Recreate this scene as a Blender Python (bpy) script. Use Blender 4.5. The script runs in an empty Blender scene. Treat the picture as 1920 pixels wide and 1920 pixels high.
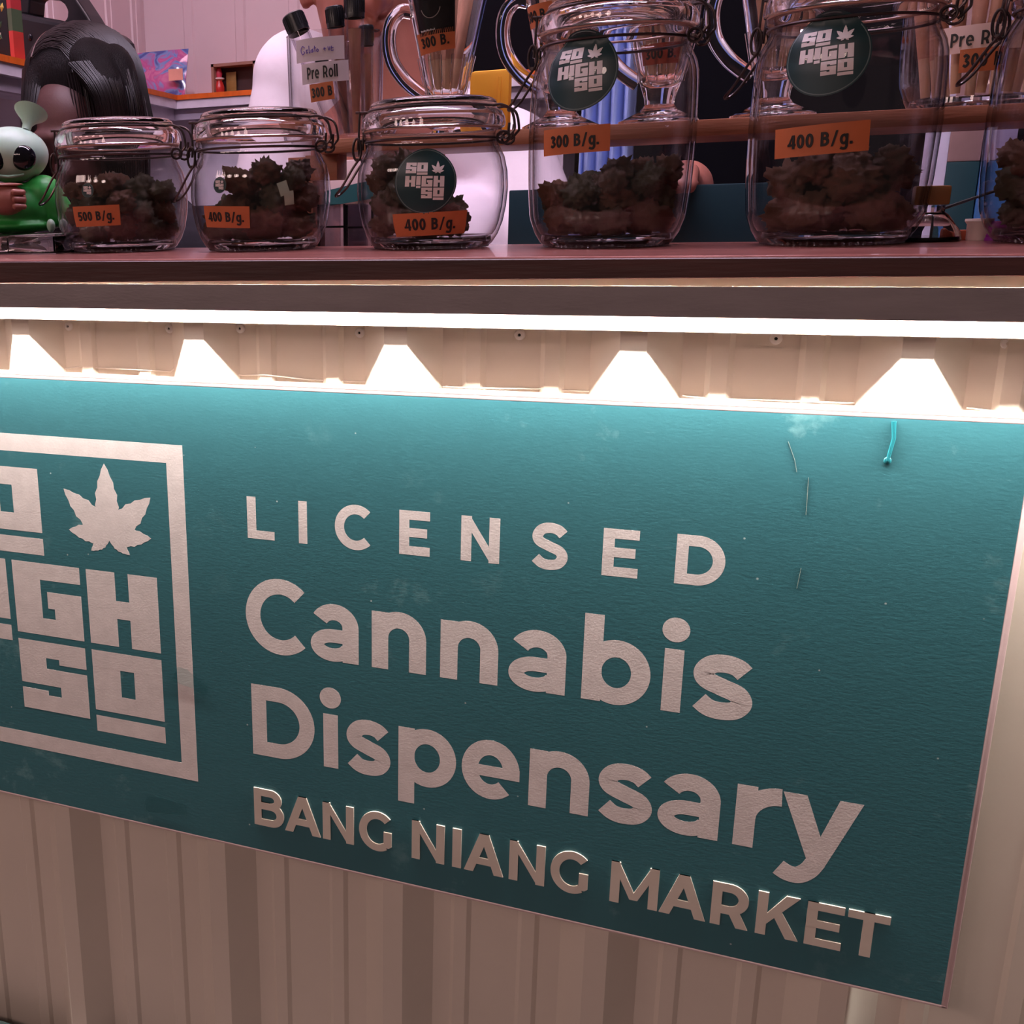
import bpy, bmesh, math, random
from mathutils import Vector, Matrix, noise
random.seed(7)
scene = bpy.context.scene
col = scene.collection
PI = math.pi

# ------------------------------------------------------------------ camera
CAM_A, CAM_B, CAM_C, FPX, PCX, PCY = -0.42717, -0.27103, -0.02739, 2072.0, 500.0, 960.0
CPOS = Vector((0.0, -0.65, 1.0325))
_f = Vector((math.sin(CAM_A) * math.cos(CAM_B), math.cos(CAM_A) * math.cos(CAM_B), math.sin(CAM_B)))
_r0 = Vector((math.cos(CAM_A), -math.sin(CAM_A), 0))
_u0 = _r0.cross(_f)
_r = _r0 * math.cos(CAM_C) + _u0 * math.sin(CAM_C)
_u = -_r0 * math.sin(CAM_C) + _u0 * math.cos(CAM_C)
cam = bpy.data.cameras.new('camera')
cam.sensor_width = 36.0
cam.lens = 36.0 * FPX / 1920.0
cam.shift_x = (960.0 - PCX) / 1920.0
cam.clip_start = 0.01
camo = bpy.data.objects.new('camera', cam)
M = Matrix.Identity(4)
for i in range(3):
    M[i][0] = _r[i]; M[i][1] = _u[i]; M[i][2] = -_f[i]; M[i][3] = CPOS[i]
camo.matrix_world = M
col.objects.link(camo)
scene.camera = camo


def ray(x, y):
    return _r * ((x - PCX) / FPX) - _u * ((y - PCY) / FPX) + _f


def onY(x, y, Y):
    d = ray(x, y)
    return CPOS + d * ((Y - CPOS.y) / d.y)


def onZ(x, y, Z):
    d = ray(x, y)
    return CPOS + d * ((Z - CPOS.z) / d.z)


def Xat(px, Z, Y):
    """X of the point at height Z on the plane Y that the photograph shows in column px"""
    lo, hi = -3.0, 3.0
    for _ in range(60):
        m = (lo + hi) / 2
        v = Vector((m, Y, Z)) - CPOS
        if PCX + FPX * v.dot(_r) / v.dot(_f) < px: lo = m
        else: hi = m
    return (lo + hi) / 2


# ------------------------------------------------------------------ world, exposure, light
scene.view_settings.view_transform = 'Standard'
scene.view_settings.look = 'None'
scene.view_settings.exposure = 0.0
scene.view_settings.gamma = 1.0
scene.cycles.transparent_max_bounces = 24
scene.cycles.max_bounces = 16
scene.cycles.transmission_bounces = 14
scene.cycles.glossy_bounces = 6
scene.cycles.diffuse_bounces = 4
world = bpy.data.worlds.new('night_market')
scene.world = world
world.use_nodes = True
wn = world.node_tree.nodes
wn['Background'].inputs[0].default_value = (1.0, 0.71, 0.67, 1)
wn['Background'].inputs[1].default_value = 0.07
LED_STRENGTH = 1220.0
ROOM_LAMP = 9.5
FRONT_LAMP = 46.0
FILL_LAMP = 16.0


# ------------------------------------------------------------------ materials
def lin(c):
    return tuple((v / 255 / 12.92) if v / 255 <= 0.04045 else ((v / 255 + 0.055) / 1.055) ** 2.4 for v in c)


MATS = {}


def mat(name, rgb, rough=0.5, metal=0.0, var=0.08, scale=30.0, bump=0.0, bscale=200.0, stretch=None, spec=0.5,
        coat=0.0, alpha=None, emit=None, sss=0.0):
    if name in MATS: return MATS[name]
    m = bpy.data.materials.new(name)
    m.use_nodes = True
    nt = m.node_tree
    b = nt.nodes['Principled BSDF']
    base = lin(rgb)
    tc = nt.nodes.new('ShaderNodeTexCoord')
    mp = nt.nodes.new('ShaderNodeMapping')
    nt.links.new(tc.outputs['Object'], mp.inputs['Vector'])
    if stretch: mp.inputs['Scale'].default_value = stretch
    n = nt.nodes.new('ShaderNodeTexNoise')
    n.inputs['Scale'].default_value = scale
    n.inputs['Detail'].default_value = 5
    nt.links.new(mp.outputs['Vector'], n.inputs['Vector'])
    r = nt.nodes.new('ShaderNodeValToRGB')
    r.color_ramp.elements[0].position = 0.3
    r.color_ramp.elements[1].position = 0.7
    r.color_ramp.elements[0].color = (*[max(0, v * (1 - var)) for v in base], 1)
    r.color_ramp.elements[1].color = (*[min(1, v * (1 + var)) for v in base], 1)
    nt.links.new(n.outputs['Fac'], r.inputs['Fac'])
    nt.links.new(r.outputs['Color'], b.inputs['Base Color'])
    b.inputs['Roughness'].default_value = rough
    b.inputs['Metallic'].default_value = metal
    b.inputs['Specular IOR Level'].default_value = spec
    b.inputs['Coat Weight'].default_value = coat
    if sss:
        b.inputs['Subsurface Weight'].default_value = sss
        b.inputs['Subsurface Radius'].default_value = (0.01, 0.004, 0.002)
    if bump:
        n2 = nt.nodes.new('ShaderNodeTexNoise')
        n2.inputs['Scale'].default_value = bscale
        n2.inputs['Detail'].default_value = 3
        nt.links.new(mp.outputs['Vector'], n2.inputs['Vector'])
        bp = nt.nodes.new('ShaderNodeBump')
        bp.inputs['Strength'].default_value = bump
        bp.inputs['Distance'].default_value = 0.002
        nt.links.new(n2.outputs['Fac'], bp.inputs['Height'])
        nt.links.new(bp.outputs['Normal'], b.inputs['Normal'])
    if emit:
        b.inputs['Emission Color'].default_value = (*emit[0], 1)
        b.inputs['Emission Strength'].default_value = emit[1]
    MATS[name] = m
    return m


def glass_mat(name, rgb=(1, 1, 1), rough=0.0, ior=1.47):
    m = bpy.data.materials.new(name)
    m.use_nodes = True
    b = m.node_tree.nodes['Principled BSDF']
    b.inputs['Base Color'].default_value = (*rgb, 1)
    b.inputs['Roughness'].default_value = rough
    b.inputs['IOR'].default_value = ior
    b.inputs['Transmission Weight'].default_value = 1.0
    MATS[name] = m
    return m


def clear_mat(name, rgb=(0.95, 0.95, 0.95), edge=(0.6, 0.55, 0.58), ior=1.45, haze=0.0, power=1.0):
    """thin clear sheet: Fresnel reflection over straight transmission, tinted where the path through it is longer"""
    m = bpy.data.materials.new(name)
    m.use_nodes = True
    nt = m.node_tree
    nt.nodes.remove(nt.nodes['Principled BSDF'])
    out = nt.nodes['Material Output']
    lw = nt.nodes.new('ShaderNodeLayerWeight'); lw.inputs['Blend'].default_value = 0.5
    mx = nt.nodes.new('ShaderNodeMix'); mx.data_type = 'RGBA'
    mx.inputs[6].default_value = (*rgb, 1); mx.inputs[7].default_value = (*edge, 1)
    pw = nt.nodes.new('ShaderNodeMath'); pw.operation = 'POWER'; pw.inputs[1].default_value = power
    nt.links.new(lw.outputs['Facing'], pw.inputs[0]); nt.links.new(pw.outputs[0], mx.inputs[0])
    tr = nt.nodes.new('ShaderNodeBsdfTransparent')
    nt.links.new(mx.outputs[2], tr.inputs['Color'])
    gl = nt.nodes.new('ShaderNodeBsdfGlossy'); gl.inputs['Roughness'].default_value = 0.03
    p5 = nt.nodes.new('ShaderNodeMath'); p5.operation = 'POWER'; p5.inputs[1].default_value = 5.0
    nt.links.new(lw.outputs['Facing'], p5.inputs[0])
    fr = nt.nodes.new('ShaderNodeMath'); fr.operation = 'MULTIPLY_ADD'; fr.inputs[1].default_value = .92; fr.inputs[2].default_value = ((ior - 1) / (ior + 1)) ** 2
    nt.links.new(p5.outputs[0], fr.inputs[0])
    ms = nt.nodes.new('ShaderNodeMixShader')
    nt.links.new(fr.outputs[0], ms.inputs[0])
    last = tr
    if haze:
        df = nt.nodes.new('ShaderNodeBsdfDiffuse'); df.inputs[0].default_value = (*rgb, 1)
        m2 = nt.nodes.new('ShaderNodeMixShader'); m2.inputs[0].default_value = haze
        nt.links.new(tr.outputs[0], m2.inputs[1]); nt.links.new(df.outputs[0], m2.inputs[2]); last = m2
    nt.links.new(last.outputs[0], ms.inputs[1]); nt.links.new(gl.outputs[0], ms.inputs[2])
    nt.links.new(ms.outputs[0], out.inputs['Surface'])
    MATS[name] = m
    return m


def emit_mat(name, rgb, s):
    m = bpy.data.materials.new(name)
    m.use_nodes = True
    nt = m.node_tree
    nt.nodes.remove(nt.nodes['Principled BSDF'])
    e = nt.nodes.new('ShaderNodeEmission')
    e.inputs[0].default_value = (*rgb, 1); e.inputs[1].default_value = s
    nt.links.new(e.outputs[0], nt.nodes['Material Output'].inputs['Surface'])
    MATS[name] = m
    return m


GLASS = glass_mat('jar_glass', (0.97, 0.96, 0.97))
JARB = clear_mat('jar_wall_glass', (.985, .978, .985), (.10, .08, .11), 1.45, 0, 4.5)
CUPW = clear_mat('cup_wall_acrylic', (.985, .98, .985), (.5, .46, .5), 1.48, 0, 5.0)
CLEAR = clear_mat('clear_acrylic', (0.93, 0.92, 0.94), (0.5, 0.45, 0.5))
VIALG = clear_mat('vial_plastic', (0.97, 0.96, 0.97), (0.72, 0.68, 0.7))
WIRE = mat('bail_wire', (92, 82, 82), 0.32, 1.0, 0.15, 60)
ORANGE = mat('orange_label_paper', (184, 100, 56), 0.55, 0, 0.06, 40, 0.05, 400)
INK = mat('black_ink', (14, 12, 12), 0.5)
WHITEP = mat('white_paper', (225, 220, 218), 0.6)
TEALST = mat('sticker_teal', (16, 52, 56), 0.4, 0, 0.1, 60)
STWHITE = mat('sticker_white_print', (225, 215, 215), 0.5)
VINYL = mat('white_vinyl', (222, 208, 206), 0.5, 0, 0.06, 90, 0.05, 900)
RAISED = mat('raised_letter_plastic', (205, 188, 176), 0.35, 0, 0.05, 60)
PANEL = mat('cream_painted_steel', (218, 206, 192), 0.38, 0, 0.05, 6, 0.03, 300)
FASCIA = mat('fascia_paint', (150, 140, 142), 0.6, 0, 0.08, 25, 0.25, 160, (1, 4, 4))
CREAM = mat('cream_batten', (226, 200, 150), 0.5, 0, 0.08, 30)
WALLM = mat('interior_wall_paint', (222, 206, 208), 0.4, 0, 0.04, 5, 0.02, 200)
NAVY = mat('night_navy', (5, 6, 15), 0.7, 0, 0.2, 4, spec=.12)
SHELFW = mat('shelf_wood', (150, 92, 66), 0.45, 0, 0.18, 18, 0.1, 80, (1, 8, 8))
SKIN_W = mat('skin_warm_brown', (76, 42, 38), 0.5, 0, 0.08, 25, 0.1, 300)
SKIN_M = mat('skin_light_brown', (164, 102, 86), 0.5, 0, 0.08, 25, 0.1, 300)
SHIRT = mat('white_cotton', (235, 225, 232), 0.8, 0, 0.03, 20, 0.4, 60)
HAIR = mat('black_hair', (12, 8, 9), 0.45, 0, 0.5, 60, 0.8, 120, (9, 9, 0.6), spec=.15)
BLACKP = mat('black_plastic', (20, 20, 24), 0.3, 0, 0.15, 40)


# ------------------------------------------------------------------ mesh helpers
class MB:
    def __init__(s): s.v = []; s.f = []

    def add(s, vs, fs):
        o = len(s.v); s.v += [Vector(v) for v in vs]; s.f += [[i + o for i in f] for f in fs]; return s

    def box(s, x0, x1, y0, y1, z0, z1, bev=0.0, mtx=None):
        if bev > 0:
            bm = bmesh.new()
            bmesh.ops.create_cube(bm, size=1)
            for v in bm.verts:
                v.co = Vector(((x0 + x1) / 2 + v.co.x * (x1 - x0), (y0 + y1) / 2 + v.co.y * (y1 - y0),
                               (z0 + z1) / 2 + v.co.z * (z1 - z0)))
            bmesh.ops.bevel(bm, geom=bm.edges[:], offset=bev, segments=2, affect='EDGES', profile=0.6)
            vs = [v.co.copy() for v in bm.verts]; bm.verts.index_update()
            fs = [[v.index for v in f.verts] for f in bm.faces]; bm.free()
        else:
            vs = [Vector(p) for p in ((x0, y0, z0), (x1, y0, z0), (x1, y1, z0), (x0, y1, z0), (x0, y0, z1), (x1, y0, z1), (x1, y1, z1), (x0, y1, z1))]
            fs = [[0, 3, 2, 1], [4, 5, 6, 7], [0, 1, 5, 4], [1, 2, 6, 5], [2, 3, 7, 6], [3, 0, 4, 7]]
        if mtx is not None: vs = [mtx @ v for v in vs]
        return s.add(vs, fs)

    def lathe(s, prof, n=48, c=(0, 0, 0), sx=1.0, sy=1.0, closed=False, mtx=None):
        vs = []; fs = []; m = len(prof); c = Vector(c)
        for (r, z) in prof:
            for k in range(n):
                a = 2 * PI * k / n
                vs.append(Vector((r * math.cos(a) * sx, r * math.sin(a) * sy, z)))
        for i in range(m if closed else m - 1):
            j = (i + 1) % m
            for k in range(n):
                k2 = (k + 1) % n
                fs.append([i * n + k, i * n + k2, j * n + k2, j * n + k])
        if mtx is not None: vs = [mtx @ v for v in vs]
        return s.add([v + c for v in vs], fs)

    def tube(s, pts, r, n=8, closed=False, caps=True):
        pts = [Vector(p) for p in pts]; m = len(pts)
        rs = r if isinstance(r, (list, tuple)) else [r] * m
        T = []
        for i in range(m):
            if closed: t = pts[(i + 1) % m] - pts[i - 1]
            else: t = pts[min(i + 1, m - 1)] - pts[max(i - 1, 0)]
            T.append(t.normalized())
        ref = Vector((0, 0, 1)) if abs(T[0].z) < 0.9 else Vector((1, 0, 0))
        nrm = (ref - T[0] * ref.dot(T[0])).normalized()
        vs = []; fs = []
        for i in range(m):
            nrm = (nrm - T[i] * nrm.dot(T[i])).normalized()
            bn = T[i].cross(nrm)
            for k in range(n):
                a = 2 * PI * k / n
                vs.append(pts[i] + (nrm * math.cos(a) + bn * math.sin(a)) * rs[i])
        for i in range(m if closed else m - 1):
            j = (i + 1) % m
            for k in range(n):
                k2 = (k + 1) % n
                fs.append([i * n + k, i * n + k2, j * n + k2, j * n + k])
        if caps and not closed:
            fs.append([k for k in range(n)][::-1]); fs.append([(m - 1) * n + k for k in range(n)])
        return s.add(vs, fs)

    def ellipsoid(s, c, r, n=24, m=16, mtx=None):
        vs = []; fs = []; c = Vector(c)
        for i in range(m + 1):
            p = PI * i / m
            for k in range(n):
                a = 2 * PI * k / n
                v = Vector((r[0] * math.sin(p) * math.cos(a), r[1] * math.sin(p) * math.sin(a), r[2] * math.cos(p)))
                if mtx is not None: v = mtx @ v
                vs.append(c + v)
        for i in range(m):
            for k in range(n):
                k2 = (k + 1) % n
                fs.append([i * n + k, (i + 1) * n + k, (i + 1) * n + k2, i * n + k2])
        return s.add(vs, fs)

    def capsule(s, p, q, r0, r1, n=16):
        p = Vector(p); q = Vector(q)
        s.ellipsoid(p, (r0,) * 3, n, 10); s.ellipsoid(q, (r1,) * 3, n, 10)
        return s.tube([p, q], [r0, r1], n)

    def build(s, name, m=None, parent=None, smooth=True, weld=False, recalc=True, loc=None):
        me = bpy.data.meshes.new(name)
        me.from_pydata([tuple(v) for v in s.v], [], s.f)
        bm = bmesh.new(); bm.from_mesh(me)
        if weld: bmesh.ops.remove_doubles(bm, verts=bm.verts[:], dist=1e-6)
        bmesh.ops.dissolve_degenerate(bm, edges=bm.edges[:], dist=1e-7)
        if recalc: bmesh.ops.recalc_face_normals(bm, faces=bm.faces[:])
        bm.to_mesh(me); bm.free()
        if smooth:
            me.polygons.foreach_set('use_smooth', [True] * len(me.polygons))
            try: me.set_sharp_from_angle(angle=math.radians(38))
            except Exception: pass
        o = bpy.data.objects.new(name, me)
        if m is not None: me.materials.append(m)
        col.objects.link(o)
        if parent is not None: o.parent = parent
        if loc is not None: o.location = loc
        return o


def tag(o, label, cat, group=None, kind=None):
    o['label'] = label; o['category'] = cat
    if group: o['group'] = group
    if kind: o['kind'] = kind
    return o


def struct(o, label=None):
    o['kind'] = 'structure'
    if label: o['label'] = label
    return o


def thing(name, label, cat, loc=(0, 0, 0), rz=0.0, group=None):
    o = bpy.data.objects.new(name, None)
    o.empty_display_size = 0.02
    col.objects.link(o)
    o.location = loc; o.rotation_euler = (0, 0, rz)
    return tag(o, label, cat, group)


# ------------------------------------------------------------------ stroke lettering
def ribbon(pts, w, closed=False):
    pts = [Vector((p[0], p[1])) for p in pts]
    out = [pts[0]]
    for p in pts[1:]:
        if (p - out[-1]).length > 1e-5: out.append(p)
    pts = out; n = len(pts); L = []; R = []
    for i in range(n):
        if closed: a = pts[i - 1]; c = pts[(i + 1) % n]
        else: a = pts[i - 1] if i > 0 else None; c = pts[i + 1] if i < n - 1 else None
        d1 = (pts[i] - a).normalized() if a is not None else None
        d2 = (c - pts[i]).normalized() if c is not None else None
        if d1 is None: d1 = d2
        if d2 is None: d2 = d1
        t = (d1 + d2)
        t = t.normalized() if t.length > 1e-4 else d1
        nn = Vector((-t.y, t.x))
        k = max(0.4, nn.dot(Vector((-d1.y, d1.x))))
        L.append(pts[i] + nn * (w / 2 / k)); R.append(pts[i] - nn * (w / 2 / k))
    return ('strip', L, R, closed)


def poly(*p): return ('poly', [Vector(q) for q in p])
def rect(x0, x1, y0, y1): return poly((x0, y0), (x1, y0), (x1, y1), (x0, y1))


def hline(p, q, w):
    d = Vector(q) - Vector(p)
    hw = (w / 2) / max(0.2, abs(d.y) / d.length)
    return poly((p[0] - hw, p[1]), (p[0] + hw, p[1]), (q[0] + hw, q[1]), (q[0] - hw, q[1]))


def arcp(cx, cy, rx, ry, a0, a1, n=28):
    return [(cx + rx * math.cos(math.radians(a0 + (a1 - a0) * i / n)), cy + ry * math.sin(math.radians(a0 + (a1 - a0) * i / n))) for i in range(n + 1)]


def crom(p, n=7):
    p = [Vector(q) for q in p]
    P = [p[0] * 2 - p[1]] + p + [p[-1] * 2 - p[-2]]
    out = []
    for i in range(1, len(P) - 2):
        a, b, c, d = P[i - 1], P[i], P[i + 1], P[i + 2]
        for k in range(n):
            t = k / n
            out.append(0.5 * ((2 * b) + (c - a) * t + (2 * a - 5 * b + 4 * c - d) * t * t + (3 * b - a - 3 * c + d) * t ** 3))
    out.append(p[-1])
    return out


XH = 0.757


def glyph(ch, W, w):
    X = XH; t = w * 0.9
    sq = lambda pts, Wd, H: [(w / 2 + x * (Wd - w), t / 2 + y * (H - t)) for x, y in pts]
    SP = [(1.0, .84), (.82, .95), (.52, 1.0), (.2, .95), (.03, .78), (.12, .62), (.5, .5), (.88, .385), (.99, .21), (.82, .045), (.48, 0), (.2, .04), (-.03, .165)]
    def bowl(y0, y1, wd):
        ry = (y1 - y0 - t) / 2; rx = min(ry * 1.05, (wd - w) * 0.62)
        return [(w / 2, y0 + t / 2)] + arcp(wd - w / 2 - rx, (y0 + y1) / 2, rx, ry, -90, 90, 20) + [(w / 2, y1 - t / 2)]
    if ch == 'L': return [rect(0, w, 0, 1), rect(0, W, 0, t)]
    if ch == 'I' or ch == 'l': return [rect(0, w if ch == 'l' else W, 0, 1 if ch == 'I' else 1.06)]
    if ch == 'E': return [rect(0, w, 0, 1), rect(0, W, 0, t), rect(0, W, 1 - t, 1), rect(0, W * .91, .5 - t / 2 + .01, .5 + t / 2 + .01)]
    if ch == 'T': return [rect(0, W, 1 - t, 1), rect(W / 2 - w / 2, W / 2 + w / 2, 0, 1)]
    if ch in 'CG':
        Ro = W / (1.70 if ch == 'C' else 1.76)
        st = [ribbon(arcp(Ro, .5, Ro - w / 2, .515 - t / 2, 46, 314 if ch == 'C' else 302, 36), w * .97)]
        if ch == 'G': st.append(poly((W - w, .10), (W - w * .35, .10), (W, .15), (W, .52), (W - w, .52)))
        return st
    if ch == 'N': return [rect(0, w, 0, 1), rect(W - w, W, 0, 1), poly((0, 1), (w * .85, 1), (W, 0), (W - w * .85, 0))]
    if ch == 'M': return [rect(0, w, 0, 1), rect(W - w, W, 0, 1), poly((0, 1), (w * .85, 1), (W / 2 + w * .42, .14), (W / 2 - w * .42, .14)), poly((W, 1), (W - w * .85, 1), (W / 2 - w * .42, .14), (W / 2 + w * .42, .14))]
    if ch == 'A':
        return [poly((0, 0), (w * 1.1, 0), (W / 2 + w * .55, 1), (W / 2 - w * .55, 1)), poly((W, 0), (W - w * 1.1, 0), (W / 2 - w * .55, 1), (W / 2 + w * .55, 1)), rect(W * .2, W * .8, .215, .215 + t)]
    if ch == 'K': return [rect(0, w, 0, 1), poly((w * .8, .46), (w * .8, .22), (W * .96, 1), (W * .96 - w * 1.3, 1)), poly((W, 0), (W - w * 1.22, 0), (W * .36, .52), (W * .36 + w * .65, .68))]
    if ch == 'D':
        rx = min(.5 - t / 2, (W - w) * .7)
        return [ribbon([(w / 2, t / 2)] + arcp(W - w / 2 - rx, .5, rx, .5 - t / 2, -90, 90, 32) + [(w / 2, 1 - t / 2)], w, True)]
    if ch == 'B': return [ribbon(bowl(.46, 1, W * .93), w, True), ribbon(bowl(0, .46 + t, W), w, True)]
    if ch == 'P': return [rect(0, w, 0, 1), ribbon(bowl(.34, 1, W), w, True)]
    if ch == 'R': return [rect(0, w, 0, 1), ribbon(bowl(.30, 1, W * .97), w, True), poly((W, 0), (W - w * 1.18, 0), (W * .44, .36), (W * .44 + w, .44))]
    if ch in 'Ss': return [ribbon(crom(sq(SP, W, 1.0 if ch == 'S' else X)), w * .97)]
    if ch == 'n':
        rx = (W - w) / 2
        return [rect(0, w, 0, X), ribbon(arcp(W / 2, X - t / 2 - rx * 1.02 + .012, rx, rx * 1.02, 180, 0, 24) + [(W - w / 2, 0)], w)]
    if ch == 'r':
        ry = X * .53 - t / 2
        return [rect(0, w, 0, X), ribbon(arcp(W, X * .47, W - w / 2, ry + .012, 180, 90, 14), w)]
    if ch == 'a':
        rx = (W - w) * .5; ry = .39 * X - t / 2
        b_ = w * .84; by = .285 * X
        return [ribbon(arcp(W - w / 2 - rx, .62 * X, rx, ry, 152, 0, 24) + [(W - w / 2, .3 * X)], w), rect(W - w, W, 0, X * .5),
                ribbon([(W - w * .5, .575 * X - b_ / 2)] + arcp(.46 * W, by, .46 * W - b_ / 2, .290 * X - b_ / 2, 90, 350, 32), b_)]
    if ch in 'bpo':
        st = [ribbon(arcp(W / 2, X / 2, (W - w) / 2, X / 2 - t / 2 + .012, 0, 360, 40)[:-1], w * .97, True)]
        if ch == 'b': st.append(rect(0, w, 0, 1.06))
        if ch == 'p': st.append(rect(0, w, -.285, X))
        return st
    if ch == 'e':
        return [ribbon(arcp(W / 2, X / 2, (W - w) / 2, X / 2 - t / 2 + .012, -3, 312, 40), w * .95), rect(w * .4, W - .005, X * .5 - t * .5, X * .5 + t * .28)]
    if ch == 'i': return [rect(0, W, 0, X), ('poly', [Vector(p) for p in arcp(W / 2, .985, .145, .145, 0, 360, 28)[:-1]])]
    if ch == 'y':
        return [poly((0, X), (w * 1.12, X), (W * .5 + w * .56, 0.01), (W * .5 - w * .48, 0.0)),
                poly((W, X), (W - w * 1.08, X), (W * .5 - w * .2, 0.10), (W * .46 - w * .1, -.06), (W * .5 + w * .44, -.06)),
                ribbon(crom([(W * .5 + w * .02, -.02), (W * .42, -.145), (W * .30, -.225), (W * .16, -.225), (W * .035, -.175)]), w * .95)]
    if ch == 'g':
        return [ribbon(arcp(W / 2, X / 2, (W - w) / 2, X / 2 - t / 2, 0, 360, 30)[:-1], w, True), ribbon([(W - w / 2, X), (W - w / 2, -.1)] + crom([(W - w / 2, -.12), (W * .7, -.27), (W * .4, -.29), (W * .1, -.22)]), w)]
    if ch == '0': return [ribbon(arcp(W / 2, .5, (W - w) / 2, .5 - t / 2, 0, 360, 30)[:-1], w, True)]
    if ch == '3':
        q = (W - w); return [ribbon(crom([(w * .45, .80), (w * .5 + q * .45, 1 - t / 2), (W - w * .6, .76), (w * .5 + q * .4, .54)]), w), ribbon(crom([(w * .5 + q * .35, .54), (W - w * .5, .30), (w * .5 + q * .45, t / 2), (w * .4, .2)]), w)]
    if ch == '4': return [rect(0, W, .2, .2 + t), rect(W * .58, W * .58 + w, 0, 1), poly((0, .2), (w * .9, .2), (W * .58 + w * .3, 1), (W * .58 - w * .1, 1))]
    if ch == '5': return [rect(w * .2, W * .95, 1 - t, 1), poly((w * .05, .44), (w * .95, .48), (w * 1.15, 1), (w * .2, 1)), ribbon(crom([(w * .4, .5), (W * .5, .60), (W - w / 2, .33), (W * .5, t / 2), (w * .3, .16)]), w)]
    if ch == '/': return [hline((w * .5, -.08), (W - w * .5, 1.05), w * .8)]
    if ch == '.': return [rect(0, w * 1.05, 0, w * 1.05)]
    return []


def shapes_mesh(mb, shapes, mp, thick):
    """mp(u, v, d) -> Vector ; d is how proud of the surface"""
    t0 = thick
    for k_, s in enumerate(shapes):
        thick = t0 + k_ * .000004     # overlapping strokes never lie exactly in one plane
        if s[0] == 'strip':
            _, L, R, cl = s
            n = len(L); vs = []
            for i in range(n):
                vs += [mp(L[i].x, L[i].y, thick), mp(R[i].x, R[i].y, thick), mp(L[i].x, L[i].y, 0), mp(R[i].x, R[i].y, 0)]
            fs = []
            for i in range(n if cl else n - 1):
                j = (i + 1) % n; a = i * 4; b = j * 4
                fs += [[a, b, b + 1, a + 1], [a + 2, b + 2, b, a], [a + 1, b + 1, b + 3, a + 3]]
            if not cl:
                fs += [[0, 1, 3, 2]]; e = (n - 1) * 4; fs += [[e, e + 2, e + 3, e + 1]]
            mb.add(vs, fs)
        else:
            p = s[1]; n = len(p)
            vs = [mp(q.x, q.y, thick) for q in p] + [mp(q.x, q.y, 0) for q in p]
            fs = [list(range(n))] + [[i, (i + 1) % n, n + (i + 1) % n, n + i] for i in range(n)]
            mb.add(vs, fs)


def xf(shapes, sx, sy, ox, oy, shear=0.0):
    out = []
    g = lambda q: Vector((ox + q.x * sx + q.y * shear, oy + q.y * sy))
    for s in shapes:
        if s[0] == 'strip': out.append(('strip', [g(q) for q in s[1]], [g(q) for q in s[2]], s[3]))
        else: out.append(('poly', [g(q) for q in s[1]]))
    return out


GW = {'B': .58, 'P': .56, 'R': .6, '4': .62, '5': .55, '3': .55, '0': .56, '/': .5, 'g': .56, '.': .16, 'r': .36, 'e': .58, 'o': .6, 'l': .17, ' ': .3, 'G': .7}


def text_shapes(txt, h, w=.17, gap=.10, italic=0.0):
    """line of lettering, cap height h, starting at (0,0); returns shapes and total width"""
    x = 0; out = []
    for c in txt:
        W = GW.get(c, .56)
        out += xf(glyph(c, W, w), h, h, x * h, 0, italic * h)
        x += W + gap
    return out, (x - gap) * h


# ---- the shop's block-letter logo, in units of its own height (read off the sign)
SIGN_Y = 0.015
LOGO_X0, LOGO_Z0, LOGO_H = -0.6279, 0.6104, 0.2617


def o_ring(x0, x1, z0, z1):
    a = (x1 - x0) * .40; b = (z1 - z0) * .28
    return [rect(x0, x0 + a, z0, z1), rect(x1 - a, x1, z0, z1), rect(x0, x1, z0, z0 + b), rect(x0, x1, z1 - b, z1)]


def off(p, dx, dz): return [rect(x0 + dx, x1 + dx, z0 + dz, z1 + dz) for x0, x1, z0, z1 in p]


LG_G = [(.403, .5, .387, .615), (.5, .641, .563, .615), (.5, .641, .387, .442), (.545, .641, .442, .527), (.522, .545, .475, .527)]
LG_H = [(.664, .760, .387, .615), (.804, .899, .387, .615), (.760, .804, .474, .529)]
LG_S = [(.402, .641, .313, .365), (.402, .498, .223, .313), (.545, .641, .296, .313), (.498, .641, .223, .278), (.544, .641, .190, .223), (.402, .641, .137, .190), (.402, .497, .190, .205)]


def leaf_shapes():
    c = Vector((.751, .722)); out = []
    for tx, tz, wd in ((.750, .933, .036), (.609, .850, .034), (.893, .847, .034), (.617, .729, .027), (.888, .729, .027), (.688, .673, .017), (.816, .673, .017)):
        d = Vector((tx, tz)) - c; L = d.length; d.normalize(); n = Vector((-d.y, d.x)); k = 13; a = []; b = []
        for i in range(k):
            t = i / (k - 1)
            w = wd * (math.sin(PI * min(1, t * .92 + .08)) ** .8) * (1 if t < .5 else 1 - (t - .5) * .35) * (1.0 + (.10 if i % 2 else -.06) * (1 if .3 < t < .95 else 0))
            if i == k - 1: w = 0
            a.append(c + d * L * t + n * w); b.append(c + d * L * t - n * w)
        out.append(('poly', a[:-1] + [a[-1]] + b[:-1][::-1]))
    return out


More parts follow.
